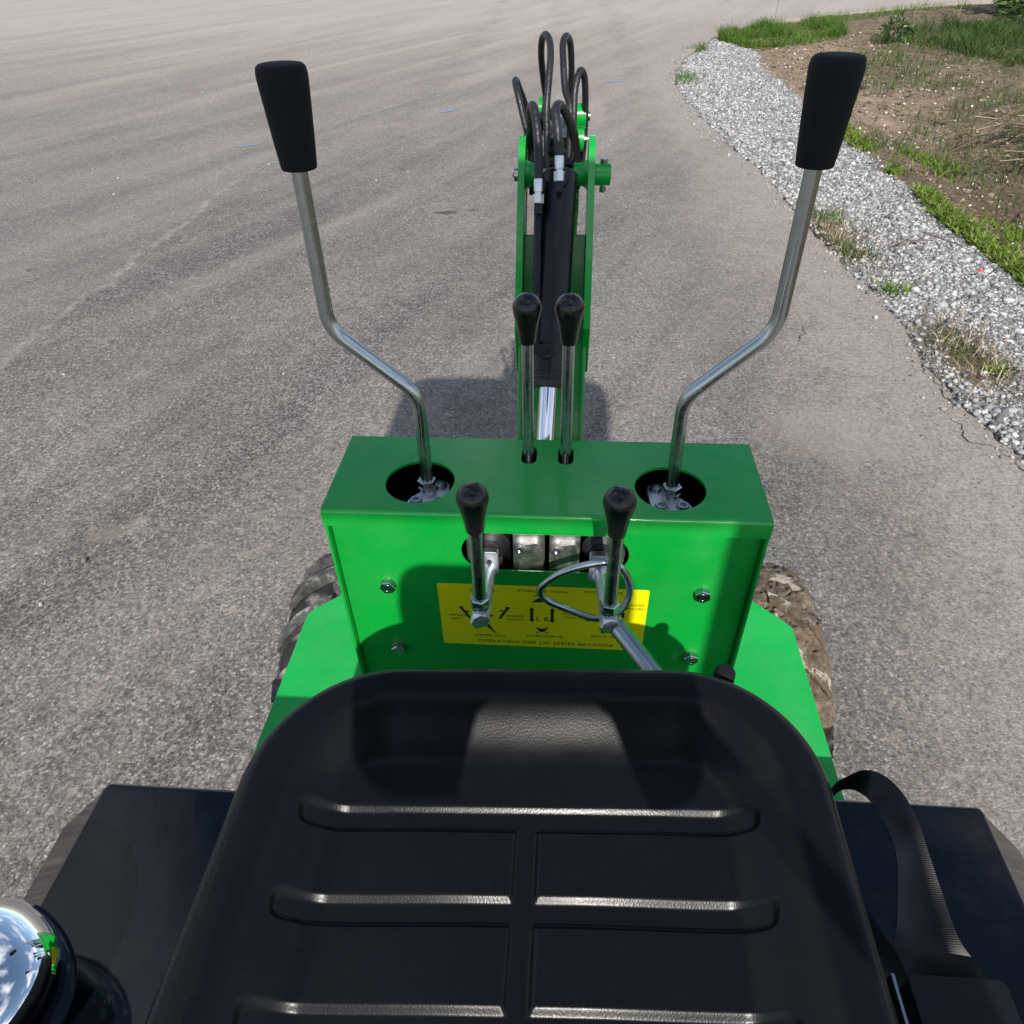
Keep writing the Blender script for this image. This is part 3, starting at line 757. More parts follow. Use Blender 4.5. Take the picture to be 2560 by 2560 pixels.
rs = MB(); rs.add([(2.155, 3.16, .004), (2.19, 3.165, .012), (2.20, 3.185, .006), (2.165, 3.19, .010), (2.175, 3.175, .016)], [(0, 1, 4), (1, 2, 4), (2, 3, 4), (3, 0, 4), (3, 2, 1, 0)], False); tag(rs.build('plastic_scrap', red, None, off=False), 'small red scrap of plastic on the gravel', 'litter')
# shrub in the far right corner
def leaf_cloud(name, c0, rad, N_, L_, W_, material, parent):
    u = rng.normal(0, 1, (N_, 3)); u /= np.linalg.norm(u, axis=1)[:, None]
    rr = rng.uniform(.35, 1, N_)**.6; P_ = np.array(c0)+u*rr[:, None]*np.array(rad)*(1+.35*fbm(u[:, 0]*2, u[:, 1]*2+u[:, 2], 1.5, 3, 3))[:, None]
    d = u+rng.normal(0, .6, (N_, 3)); d[:, 2] -= .15; d /= np.linalg.norm(d, axis=1)[:, None]
    s_ = np.cross(d, rng.normal(0, 1, (N_, 3))); s_ /= np.linalg.norm(s_, axis=1)[:, None]
    L2 = L_*rng.uniform(.6, 1.2, N_)[:, None]; W2_ = W_*rng.uniform(.6, 1.1, N_)[:, None]; nn = np.cross(d, s_)
    rows = [P_, P_+d*L2*.35+s_*W2_/2+nn*L2*.05, P_+d*L2*.35-s_*W2_/2+nn*L2*.05, P_+d*L2*.75+s_*W2_*.3, P_+d*L2*.75-s_*W2_*.3, P_+d*L2-nn*L2*.08]
    V_ = np.stack(rows, 1); f = np.array([(0, 1, 2), (2, 1, 3), (2, 3, 4), (4, 3, 5)])
    me = bpy.data.meshes.new(name); np_mesh(me, V_.reshape(-1, 3), (f[None]+6*np.arange(N_)[:, None, None]).reshape(-1, 3)); me.materials.append(material)
    o = bpy.data.objects.new(name, me); C.objects.link(o); o.parent = parent; WL[o.name] = Vector(); o.location = -WL[parent.name]; return o
G_shrub = m_leaf('shrub_leaf', [(0., (.020, .050, .014)), (.5, (.05, .10, .025)), (.85, (.10, .16, .04)), (1., (.34, .38, .20))])
def shrub(loc, parts, label, N_, L_, W_):
    e = bpy.data.objects.new('shrub', None); C.objects.link(e); e.location = (*loc, 0); WL[e.name] = Vector((*loc, 0))
    tag(e, label, 'shrub', 'plants at the far right corner')
    stm = MB()
    for (dx, dy_, dz, rx, rz) in parts:
        leaf_cloud('foliage', (loc[0]+dx, loc[1]+dy_, dz), (rx, rx, rz), N_, L_, W_, G_shrub, e)
        for i in range(6):
            a = random.uniform(0, 6.28); stm.tube(spline([(loc[0], loc[1], -.1), (loc[0]+dx*.5+.08*math.cos(a), loc[1]+dy_*.5+.08*math.sin(a), dz*.55), (loc[0]+dx+rx*.5*math.cos(a), loc[1]+dy_+rx*.5*math.sin(a), dz+rz*.4)], 4), .010, 5)
    stm.build('stem', wood, e, off=False)
shrub((8.1, 15.2), [(0, 0, .75, .75, .75), (.7, -.3, 1.2, .7, .8), (-.35, -.3, .4, .45, .4), (.9, .4, .6, .7, .6)], 'tall leafy shrub filling the far right corner', 1100, .17, .05)
shrub((7.0, 12.9), [(0, 0, .28, .45, .30), (.5, -.2, .35, .5, .35)], 'low broad-leaved plant in front of the corner shrub', 420, .26, .055)
shrub((4.62, 11.95), [(0, 0, .12, .20, .16)], 'small dark bush at the left end of the dark grass patch', 260, .10, .03)
for i, (x0, y0, h_) in enumerate(((5.9, 14.9, .75), (6.6, 14.8, .6), (3.3, 13.9, .8))):
    sm_ = MB(); tp = (x0+random.gauss(0, .05), y0, h_)
    sm_.tube(spline([(x0, y0, -.05), (x0+.02, y0, h_*.5), tp], 5), [.006]*5+[.005]*5+[.003], 5)
    for j in range(7):
        b0 = Vector((x0+.01, y0, h_*(.45+.08*j))); a = random.uniform(0, 6.28); sm_.tube([b0, b0+Vector((.09*math.cos(a), .09*math.sin(a), .06))], .0025, 4)
    tag(sm_.build('weed_stalk', wood, None, off=False), ('tall dry weed stalk behind the dark grass patch, left of two', 'shorter dry weed stalk behind the dark grass patch, right of two', 'thin lone stalk rising from the bright grass patch')[i], 'weed stalk', 'dry weed stalks')

# ================================================================== the backhoe
root = bpy.data.objects.new('backhoe', None); C.objects.link(root)
root.location = (0, 0.1, 0); WL[root.name] = Vector((0, 0.1, 0))
tag(root, 'green wheeled backhoe with black operator seat and chrome control levers, parked on the asphalt', 'backhoe')

# ---------------- deck, chassis, wheels
deck = MB()
deck.plate([[(-.42, -1.25), (.421, -1.25), (.421, .165), (.41, .18), (.367, .225), (.28, .30), (-.28, .30), (-.373, .204), (-.41, .17), (-.42, .155)]],
           (0, 0, -.378), X, Y, Z, .007)
deck = deck.build('deck_plate', M['green_deck'], root, bevel=.0012, label='flat bright green deck plate over the wheels')
b = MB()
b.box((-.20, -1.3, -.50), (-.13, .42, -.378)); b.box((.13, -1.3, -.50), (.20, .42, -.378)); b.box((-.13, .28, -.50), (.13, .42, -.38))
b.box((-.13, -1.3, -.50), (.13, -1.22, -.38))
b.build('chassis_frame', M['black_paint'], root, bevel=.003)
b = MB(); b.tube([(-.36, .225, -.645), (.36, .225, -.645)], .028, 20); b.box((-.19, .19, -.66), (-.14, .26, -.50)); b.box((.14, .19, -.66), (.19, .26, -.50))
b.build('axle', M['black_paint'], root)

def wheel(side, material, muddy):
    cx, cy, cz = side*(.402 if side > 0 else .394), .225, -.645
    prof = [(.145, -.070), (.165, -.078), (.200, -.082), (.228, -.077), (.241, -.066), (.247, -.045), (.249, 0), (.247, .045), (.241, .066), (.228, .077), (.200, .082), (.165, .078), (.145, .070)]
    w = MB(); w.lathe(prof, (cx, cy, cz), X, 96)
    # moulded lines round the shoulder
    for rr, xx in ((.232, .0765), (.224, .079), (.216, .0805)):
        w.lathe([(rr+.0016, xx-.0022), (rr+.0022, xx+.0015), (rr-.0006, xx+.0022)], (cx, cy, cz), X, 96)
        w.lathe([(rr-.0006, -xx-.0022), (rr+.0022, -xx-.0015), (rr+.0016, -xx+.0022)], (cx, cy, cz), X, 96)
    NL = 17; n_body = len(w.f)
    for k in range(NL):
        for sd in (-1, 1):
            a0 = 2*math.pi*(k+(0 if sd > 0 else .5))/NL
            ring = []
            steps = 7
            for i in range(steps):
                t = i/(steps-1)
                xx = sd*(-.004+.086*t)                   # from the centre to the shoulder
                a = a0+.30*t**1.15
                rt = .2685-.004*t-(.020*max(0, t-.72)/.28)
                rb = .236-(.03*max(0, t-.72)/.28)
                hw = .0125+.006*t
                ca, sa = math.cos(a), math.sin(a)
                for (rr, off) in ((rb, -hw*1.25), (rt, -hw), (rt, hw), (rb, hw*1.25)):
                    ring.append((cx+xx, cy+rr*ca-off*sa, cz+rr*sa+off*ca))
            fs = []
            for i in range(steps-1):
                for j in range(4):
                    j2 = (j+1) % 4
                    q = (i*4+j, i*4+j2, (i+1)*4+j2, (i+1)*4+j)
                    fs.append(q if sd < 0 else q[::-1])
            e0, e1 = (0, 1, 2, 3), tuple((steps-1)*4+j for j in range(4))
            fs += [e0[::-1] if sd < 0 else e0, e1 if sd < 0 else e1[::-1]]
            w.add(ring, fs)
    t = MB(); t.v, t.f, t.sm = w.v, w.f, w.sm
    e = bpy.data.objects.new('wheel', None); C.objects.link(e); e.parent = root
    wl = Vector((cx, cy, cz+Z0)); WL[e.name] = wl; e.location = wl-WL[root.name]
    e['label'] = 'lugged tyre caked with brown mud' if muddy else 'black lugged tyre with dusty treads'
    ty = t.build('tyre', material, e, smooth=40, bevel=.0022, bseg=2)
    if not muddy:
        ty.data.materials.append(M['lug'])
        ty.data.polygons.foreach_set('material_index', [0 if i < n_body else 1 for i in range(len(ty.data.polygons))])
    r = MB(); r.lathe([(0, -.02), (.06, -.022), (.11, -.035), (.140, -.05), (.150, -.072), (.156, -.074), (.150, -.06), (.143, -.03), (.143, .03), (.150, .06), (.156, .074), (.150, .072), (.140, .05), (.11, .035), (.06, .022), (0, .02)], (cx, cy, cz), X, 48)
    r.build('rim', M['green'], e)
    if muddy:
        # cake of mud filling the grooves between the lugs
        na, nx = 260, 30; vs = []; fs = []
        ph = rng.uniform(0, 6.28, (9, 3)); am = rng.uniform(.4, 1, 9); fr = rng.integers(3, 40, 9); fx = rng.uniform(10, 90, 9)
        for i in range(na):
            a = 2*math.pi*i/na
            for j in range(nx):
                t_ = j/(nx-1); xx = -.082+.164*t_
                h = sum(am[q]*math.sin(fr[q]*a+ph[q, 0]+fx[q]*xx) for q in range(9))/4.5
                rr = .257+.010*h+.004*rng.standard_normal()-.012*max(0, (abs(xx)-.066)/.016)
                vs.append((cx+xx, cy+rr*math.cos(a), cz+rr*math.sin(a)))
        for i in range(na):
            for j in range(nx-1):
                i2 = (i+1) % na; fs.append((i*nx+j, i*nx+j+1, i2*nx+j+1, i2*nx+j))
        mb = MB(); mb.add(vs, fs); mb.build('caked_mud', M['mud'], e, smooth=180, label='brown mud packed between the tyre lugs')
    return e
wheel(-1, M['tyre'], False)
wheel(1, M['tyre_mud'], True)
tail = MB(); tail.tube([(-.36, -1.05, -.72), (.36, -1.05, -.72)], .02, 16); tail.box((-.03, -1.09, -.74), (.03, -1.01, -.49))
tail.lathe([(0, -.05), (.11, -.05), (.185, -.03), (.19, 0), (.185, .03), (.11, .05), (0, .05)], (-.40, -1.05, -.72), X, 40)
tail.lathe([(0, -.05), (.11, -.05), (.185, -.03), (.19, 0), (.185, .03), (.11, .05), (0, .05)], (.40, -1.05, -.72), X, 40)
tail.build('rear_axle', M['tyre'], root)

# ---------------- control console
con = bpy.data.objects.new('control_console', None); C.objects.link(con); con.parent = root
WL[con.name] = Vector((0, .08, Z0-.37)); con.location = WL[con.name]-WL[root.name]
con['label'] = 'box-shaped green steel console carrying the levers and yellow decal'
W2, D = .28, .1685
R = .0055
top = MB()
loops = [[(-W2, R), (W2, R), (W2, D), (-W2, D)],
         circle(-.1635, .0655, .0455), circle(.162, .0645, .0455),
         stadium(-.0335, -.0125, .110, .1525), stadium(.0165, .0375, .110, .1525)]
top.plate(loops, (0, 0, -.004), X, Y, Z, .004)
prof = [(R, 0)]
for i in range(1, 9):
    a = math.radians(90*i/8); prof.append((R-R*math.sin(a), -R+R*math.cos(a)))
prof += [(0, -.0256), (.003, -.0256), (.003, -.008), (R, -.004)]
vs = [(x, y, z) for x in (-W2, W2) for y, z in prof]; k = len(prof)
top.add(vs, [(i, i+1, k+i+1, k+i) for i in range(k-1)]+[tuple(range(k))[::-1], tuple(range(k, 2*k))])
top.build('top_cover', M['green'], con, smooth=35)
for sx in (-1, 1):
    sp = MB(); x0, x1 = sorted((sx*.2795, sx*.2755)); sp.box((x0, .0008, -.375), (x1, D-.001, -.0258))
    sp.build('side_panel', M['green'], con, bevel=.0008)
fp = MB()
fp.plate([rrect(-.2750, .2750, -.372, -.0215, .001, 1), stadium(-.107, .1125, -.107, -.041)], (0, .015, 0), X, Z, -Y, .003)
fp.build('front_panel', M['green'], con, bevel=.0005, bseg=1)
ish = MB(); ish.box((-.2745, D-.009, -.37), (.2745, D-.0065, -.0055))  # black liner added in place of shade, so the unlit interior stays dark
for sx in (-1, 1):
    a_, b_ = sorted((sx*.2745, sx*.2720)); ish.box((a_, .045, -.37), (b_, D-.0095, -.0055))
ish.build('shade_liner', M['plastic'], con)
bp = MB(); bp.box((-.275, D-.005, -.375), (.275, D-.0015, -.0045)); bp.build('back_panel', M['green'], con)
for x, z in ((-.2135, -.140), (-.2145, -.274), (.2150, -.136), (.2170, -.268)):
    bo = MB(); bo.hex((x, .0119, z), -Y, .0195, .0095, ref=(random.uniform(-.4, .4), 0, 1))
    bo.lathe([(0, 0), (.0105, 0), (.0105, .0012), (0, .0012)], (x, .0119, z), -Y, 24)
    bo.lathe([(.0066, .0095), (.0066, .0098), (.0054, .0098), (.0054, .0095)], (x, .0119, z), -Y, 20)
    bo.build('hex_bolt', M['zinc'], con, smooth=25)
# decal with pictograms and lettering
PY = .0119
dec = MB(); dec.plate([rrect(-.1455, .1455, -.2605, -.1345, .003, 4)], (0, PY, 0), X, Z, -Y, .0005)
dec = dec.build('instruction_decal', M['yellow'], con, label='yellow decal of operating instructions')
FY = PY-.0007
def text(s, x, z, size, align='CENTER', wide=1.25):
    cu = bpy.data.curves.new('lettering', 'FONT'); cu.body = s; cu.size = size; cu.align_x = align; cu.align_y = 'CENTER'
    cu.extrude = .00008; cu.space_character = 1.12; cu.materials.append(M['ink']); cu.resolution_u = 2
    t_ = bpy.data.objects.new('tmp_text', cu); C.objects.link(t_)
    me = bpy.data.meshes.new_from_object(t_.evaluated_get(bpy.context.evaluated_depsgraph_get())); me.name = 'lettering'
    bpy.data.objects.remove(t_); bpy.data.curves.remove(cu)
    me.transform(Matrix.Rotation(math.pi/2, 4, 'X') @ Matrix.Diagonal((wide, 1, 1, 1)))
    link('lettering', me, Vector((x, FY, z+Z0)), dec)
for s, x, z, sz in (('DIPPER IN', -.083, -.1455, .0068), ('STABILIZER DOWN', .001, -.1435, .0068), ('BOOM DOWN', .084, -.1415, .0068),
                    ('SWING', -.121, -.198, .0066), ('LEFT', -.1235, -.2055, .0066), ('SWING', -.038, -.196, .0066), ('RIGHT', -.038, -.2035, .0066),
                    ('BUCKET', .043, -.187, .0062), ('CURL', .040, -.1945, .0062), ('BUCKET', .128, -.1645, .0062), ('UNCURL', .127, -.172, .0062),
                    ('DIPPER OUT', -.075, -.2395, .0068), ('STABILIZER UP', .004, -.2365, .0068), ('BOOM UP', .088, -.2325, .0068)):
    text(s, x, z, sz*.86)
text('L R', .001, -.2005, .0125, wide=1.0)
text('OPERATING THE LW SERIES BACKHOE', .005, -.2515, .0086, wide=1.20)
def picto(polys, name='pictogram'):
    mb = MB()
    for p in polys: mb.plate([p], (0, FY+.0002, 0), X, Z, -Y, .0003)
    mb.build(name, M['ink'], dec)
def bar(x0, z0, x1, z1, w):
    d = Vector((x1-x0, z1-z0)); d.normalize(); nn = Vector((-d.y, d.x))*w/2
    return [(x0+nn.x, z0+nn.y), (x0-nn.x, z0-nn.y), (x1-nn.x, z1-nn.y), (x1+nn.x, z1+nn.y)]
def arrow(x0, z0, x1, z1, w, hw, hl, both=False):
    a, bq = Vector((x0, z0)), Vector((x1, z1)); d = (bq-a).normalized(); nn = Vector((-d.y, d.x))
    s0 = a+d*hl*.9 if both else a; s1 = bq-d*hl*.9
    out = [bar(s0.x, s0.y, s1.x, s1.y, w)]
    h = lambda tip, dr: [tuple(tip), tuple(tip-dr*hl+nn*hw), tuple(tip-dr*hl-nn*hw)]
    out.append(h(bq, d))
    if both: out.append(h(a, -d))
    return out
picto([bar(-.1145, -.182, -.1015, -.205, .0038), circle(-.1145, -.1815, .0027, 12)]+arrow(-.1085, -.1885, -.1030, -.1895, .0016, .0022, .003))
picto([bar(-.0485, -.180, -.0605, -.202, .0038), circle(-.0485, -.1795, .0027, 12)]+arrow(-.0600, -.1865, -.0545, -.1850, .0016, .0022, .003))
picto(arrow(-.0805, -.184, -.0805, -.209, .0034, .0042, .006, True)+arrow(-.0930, -.1965, -.0690, -.1965, .0034, .0042, .006, True))
picto(arrow(-.0145, -.176, -.0145, -.207, .0042, .0042, .006, True)); picto(arrow(.0145, -.176, .0145, -.207, .0042, .0042, .006, True))
picto([[(-.0975, -.2235), (-.094, -.2185), (-.089, -.2165), (-.084, -.2155), (-.0805, -.2130), (-.0765, -.2150), (-.0715, -.2240), (-.0665, -.2345), (-.0695, -.2320), (-.0750, -.2250), (-.0795, -.2195), (-.0850, -.2200), (-.0905, -.2205), (-.0930, -.2225), (-.0915, -.2265)]])
picto([[(-.0075, -.2175), (-.0035, -.2200), (.0040, -.2200), (.0080, -.2165), (.0085, -.2195), (.0050, -.2240), (.0040, -.2270), (-.0030, -.2270), (-.0045, -.2240), (-.0080, -.2200)]]+arrow(-.0045, -.2300, -.0085, -.2285, .0012, .0018, .0022)+arrow(.0055, -.2295, .0095, -.2275, .0012, .0018, .0022))
picto([[(-.0150, -.1665), (-.0085, -.1600), (-.0030, -.1565), (.0060, -.1530), (.0030, -.1580), (.0050, -.1640), (-.0020, -.1650)], bar(-.0115, -.1535, -.0065, -.1510, .0014)])
picto([[(.0815, -.2135), (.0860, -.2115), (.0900, -.2170), (.0960, -.2130), (.1030, -.2230), (.0985, -.2250), (.0940, -.2200), (.0900, -.2250), (.0850, -.2250), (.0845, -.2190)]])
picto([[(.1060, -.1780), (.1110, -.1760), (.1150, -.1800), (.1150, -.1900), (.1110, -.1960), (.1090, -.1940), (.1110, -.1880), (.1100, -.1820)]]+arrow(.0690, -.2000, .0610, -.1975, .0022, .003, .004))

# ---------------- valve bank behind the slot
for i, x in enumerate((-.083, -.020, .029, .090)):
    hw = .0205
    vb = MB(); vb.box((x-hw, .036, -.190), (x+hw, .10, -.062))
    vb.plate([hull_round([(-.006, -.030), (.012, -.012), (.010, .008), (-.008, .004)], .006)], (x, .037, -.085), X, Z, -Y, .009)
    vb.lathe([(0, 0), (.009, 0), (.0095, .012), (.0075, .0155), (0, .0155)], (x-.010, .042, -.082), -Y, 20)
    vo = vb.build('valve_section', M['cast'], con, bevel=.0028, bseg=2)
    sc = MB(); sc.lathe([(0, 0), (.005, 0), (.005, .0065), (.0042, .0075), (.0026, .0075), (.0026, .004), (0, .004)], (x-.011, .027, -.080), (0, -.9, .3), 18)
    sc.build('cap_screw', M['zinc'], vo)
    if i in (0, 3):
        ru = MB(); xx = x+(.012 if i == 0 else -.012)
        ru.lathe([(0, 0), (.024, 0), (.026, .004), (.020, .008), (.022, .011), (.016, .015), (.017, .018), (.009, .022), (0, .022)], (xx, .037, -.078), -Y, 32)
        ru.build('rubber_bellows', M['rubber'], vo)
for x0 in (-.20, .13):
    pd = MB(); pd.box((x0, .03, -.30), (x0+.07, .13, -.05)); pd.build('valve_pedestal', M['black_paint'], con)

# ---------------- tall side levers with foam grips
def tall_lever(sx, base, bend1, bend2, topx, screws, lab):
    p = fillet([(base[0], .077, -.045), (bend1[0], .075, bend1[1]), (bend2[0], .075, bend2[1]), (topx, .075, .440)], .022, 10)
    rod = MB(); rod.tube(p, .0083, 24)
    rod = rod.build('control_lever', M['zinc'], root, label=lab)
    g = MB()
    pr = [(.0079, 0), (.0172, 0), (.0178, .002), (.0185, .010)]
    for i in range(1, 9): pr.append((.0185+.0052*(i/8)**.9, .010+.066*i/8))
    pr += [(.0237, .082), (.0228, .0865), (.0205, .0888), (.0165, .0894), (.0158, .0886), (.0150, .0894), (.010, .0900), (0, .0902)]
    ax = Vector((topx-bend2[0], 0, .44-bend2[1])).normalized()
    g.lathe(pr, (topx, .075, .381), ax, 40); g.build('foam_grip', M['foam'], rod)
    nu = MB(); nu.hex((base[0], .0765, -.0150), Z, .0215, .011, ref=(.3*sx, 1, 0)); nu.lathe([(.0085, 0), (.0118, 0), (.0122, .002), (.0122, .010), (.0085, .010)], (base[0], .0765, -.0250), Z, 24)
    nu.build('lock_nut', M['zinc'], rod, smooth=25)
    fl = MB(); fl.plate([hull_round(screws, .0122)], (0, 0, -.0340), X, Y, Z, .009); fl = fl.build('base_flange', M['bright'], rod, bevel=.001)
    for cx, cy in screws:
        s = MB(); s.lathe([(0, 0), (.0078, 0), (.0078, .0052), (.0072, .006), (.0042, .006), (.0040, .0020), (0, .0020)], (cx, cy, -.0251), Z, 24)
        s.lathe([(.0083, .0002), (.0092, .0002), (.0092, .0012), (.0083, .0012)], (cx, cy, -.0251), Z, 24)
        s.build('socket_screw', M['zinc'], rod)
tall_lever(-1, (-.1575, 0), (-.154, .125), (-.249, .210), -.2465, [(-.1690, .0520), (-.1380, .0530), (-.1420, .0880)], 'tall bent chrome lever with foam grip, left of the boom')
tall_lever(1, (.1665, 0), (.164, .127), (.253, .214), .2530, [(.1520, .0540), (.1800, .0550), (.1490, .0930)], 'tall bent chrome lever with foam grip, right of the boom')

# ---------------- short levers
KN = [(.0080, 0), (.0094, 0), (.0101, .0012), (.0108, .008), (.0122, .018), (.0142, .028), (.0162, .036), (.0173, .041), (.0177, .0452)]
KN += [(.0177*math.cos(math.radians(a)), .0452+.0177*math.sin(math.radians(a))) for a in range(9, 90, 9)]+[(0, .0629)]
def knob(mb, p, d): mb.lathe(KN, p, d, 40)
for x, lab in ((-.0243, 'short chrome lever with black knob behind the console, left of the pair'), (.0265, 'short chrome lever with black knob behind the console, right of the pair')):
    ro = MB(); ro.tube([(x, .135, -.12), (x, .135, .19)], .0077, 24); ro = ro.build('control_lever', M['zinc'], root, label=lab)
    kb = MB(); knob(kb, (x, .135, .1655), Z); kb.build('knob', M['knob'], ro)
for x, xb, lab in ((-.0715, -.0665, 'short chrome lever with black knob in front of the yellow decal, left one'), (.0840, .0745, 'short chrome lever with black knob in front of the decal, right one with the ring')):
    ro = MB(); ro.tube([(x, -.085, -.078), (x+.0005, -.085, .07)], .0078, 24); ro = ro.build('control_lever', M['zinc'], root, label=lab)
    kb = MB(); knob(kb, (x, -.085, .0490), Z); kb.build('knob', M['knob'], ro)
    nu = MB(); nu.hex((x, -.085, -.0675), Z, .0205, .0105, ref=(.2, 1, 0)); nu.lathe([(.0078, 0), (.0108, 0), (.0112, .003), (.0112, .0065), (.0078, .0065)], (x, -.085, -.0740), Z, 24); nu.build('lock_nut', M['zinc'], ro, smooth=25)
    ba = MB()
    ba.tube([(x+.001, -.100, -.0855), (x+.0005, -.0985, -.0855), (x, -.090, -.0855)], [.0108, .0118, .0118], 8)
    ba.tube([(x, -.090, -.0855), (x*.98, -.066, -.0853), (xb+(x-xb)*.4, -.040, -.0845), (xb, -.006, -.0825)], [.0118, .0108, .0088, .0072], 12)
    ba.build('cross_shaft', M['bright'], ro, smooth=40, bevel=.0007)
    cl = MB(); cl.plate([rrect(-.0115, .0115, -.0260, .0110, .004, 4), circle(0, -.004, .0042, 16)], (xb-.002, .0045, -.072), X, (0, .25, .97), (0, -.97, .25), .013)
    cl.tube([(xb-.002, -.001, -.0955), (xb-.001, -.014, -.0865)], .0085, 6)
    cl.build('clevis', M['bright'], ro, bevel=.0012)
# inclined link going down under the seat
lk = MB(); lk.tube([(.0860, -.078, -.0925), (.1380, -.150, -.1100), (.205, -.245, -.135)], .0112, 20); lk.lathe([(.0112, 0), (.0132, .001), (.0132, .004), (.0112, .005)], (.0935, -.0885, -.095), (.052, -.072, -.0175), 6)
lk.build('steel_link', M['zinc'], root, smooth=25, label='inclined steel bar running from the right front lever under the seat')
# stub handle beside the seat
st = MB(); st.lathe([(.0085, 0), (.0106, 0), (.0108, .30), (.0103, .306), (.0075, .310), (0, .3112)], (.1950, -.206, -.3360), (0, .012, 1), 28)
st.build('stub_handle', M['foam'], root, label='black capped stub handle at the right front of the seat')

# ---------------- seat
SX, HW, YF, YB, CR = .004, .257, -.2240, -.745, .128
def seat_hw(y):
    d = YF-y
    if d >= CR: return HW-.0
    t = max(0, 1-d/CR); return HW-CR+CR*math.sqrt(max(0, 1-t*t))
def sd_out(x, y):
    """distance inside the rounded outline (the back end is square)"""
    px = abs(x-SX)-(HW-CR); py = (y-(YF-CR))
    if px > 0 and py > 0: return CR-math.hypot(px, py)
    return min(CR-px, CR-py)
def smooth(t): t = max(0., min(1., t)); return t*t*(3-2*t)
def seg_ch(d, hw, wall): return smooth((hw-abs(d))/wall+.5)
def box_sd(x, y, x0, x1, y0, y1, r):
    cx, cy, hx, hy = (x0+x1)/2, (y0+y1)/2, (x1-x0)/2-r, (y1-y0)/2-r
    ax, ay = abs(x-cx)-hx, abs(y-cy)-hy
    return math.hypot(max(ax, 0), max(ay, 0))+min(max(ax, ay), 0)-r
def seat_z(x, y):
    d = sd_out(x, y)
    if d < .016: z = -.018*(1-math.sqrt(max(0, 1-(1-d/.016)**2)))
    elif d < .028: z = -.0004*((d-.016)/.012)**2
    else: z = -.0004-.034*smooth((d-.028)/.070)
    z += .004*smooth((d-.10)/.12)                     # slightly crowned middle
    if y > -.60:
        dep = 0.
        for yc in (-.3690, -.4445, -.5200):
            g = box_sd(x, y, -.194, .197, yc-.0115, yc+.0095, .009)
            w = .0030+.0036*smooth((y-yc+.004)/.012)
            dep = max(dep, min(1., max(0., 1-(g+.003)/w)) if g > -.003 else 1.)
        g = box_sd(x, y, -.0075, .0110, -.53, -.369, .002)
        dep = max(dep, min(1., max(0., 1-(g+.002)/.0040)) if g > -.002 else 1.)
        z -= .0048*(dep*.75+.25*smooth(dep))
    return z
ys = list(np.linspace(0, 1, 46)**1.8*.08)+list(np.linspace(.0815, .34, 230))+list(np.linspace(.345, YF-YB, 40))
us = np.linspace(-1, 1, 321); vs = []; fs = []
for dy in ys:
    y = YF-dy; h = seat_hw(y)
    for u in us:
        x = SX+h*u; vs.append((x, y, seat_z(x, y)))
nx = len(us)
for i in range(len(ys)-1):
    for j in range(nx-1): fs.append((i*nx+j, (i+1)*nx+j, (i+1)*nx+j+1, i*nx+j+1))
bd = [j for j in range(nx)]+[i*nx+nx-1 for i in range(1, len(ys))]+[(len(ys)-1)*nx+j for j in range(nx-2, -1, -1)]+[i*nx for i in range(len(ys)-2, 0, -1)]
prev = bd
cxs, cys = SX, (YF+YB)/2
for dz, s_ in ((-.010, 1.002), (-.030, .995), (-.055, .97), (-.060, .6)):
    cur = []
    for i in bd:
        x, y, z = vs[i]; cur.append(len(vs)); vs.append((cxs+(x-cxs)*s_, cys+(y-cys)*s_, -.018+dz))
    for a in range(len(bd)):
        c2 = (a+1) % len(bd); fs.append((prev[a], prev[c2], cur[c2], cur[a]))
    prev = cur
vs = [(x, y+.046*(x-SX), z) for x, y, z in vs]      # the seat sits slightly askew on its base
se = MB(); se.add(vs, fs); seat = se.build('seat', M['vinyl'], root, smooth=180, label='black vinyl bucket seat with embossed cross grooves')
sb = MB(); sb.box((-.15, -.70, -.36), (.16, -.34, -.075)); sb.build('seat_pedestal', M['black_paint'], seat, bevel=.006)
br = MB(); br.tube(fillet([(.06, -.765, .435), (.20, -.79, .435), (.400, -1.12, .435)], .03), .013, 12); br.build('shade_pad_arm', M['black_paint'], seat)  # unseen arm added to carry the shadow-casting pad
pad = MB()  # unseen pad added to cast a hands-and-phone shadow on panel and seat
po_ = rrect(-.110, .215, .308, .505, .045, 10)
nt_ = [(-.012, .308), (.010, .395), (.022, .408), (.122, .408), (.134, .395), (.158, .308)]  # notch shaped to let a lit trapezoid fall on the seat front
cut_at = max(i for i, q in enumerate(po_) if q[0] < 0 and abs(q[1]-.308) < 1e-6)
pp = po_[:cut_at+1]+nt_+po_[cut_at+1:]
pad.plate([pp], (0, -.765, 0), X, Z, -Y, -.05)
pad.build('shade_pad', M['vinyl'], seat, smooth=50, bevel=.008, bseg=3)

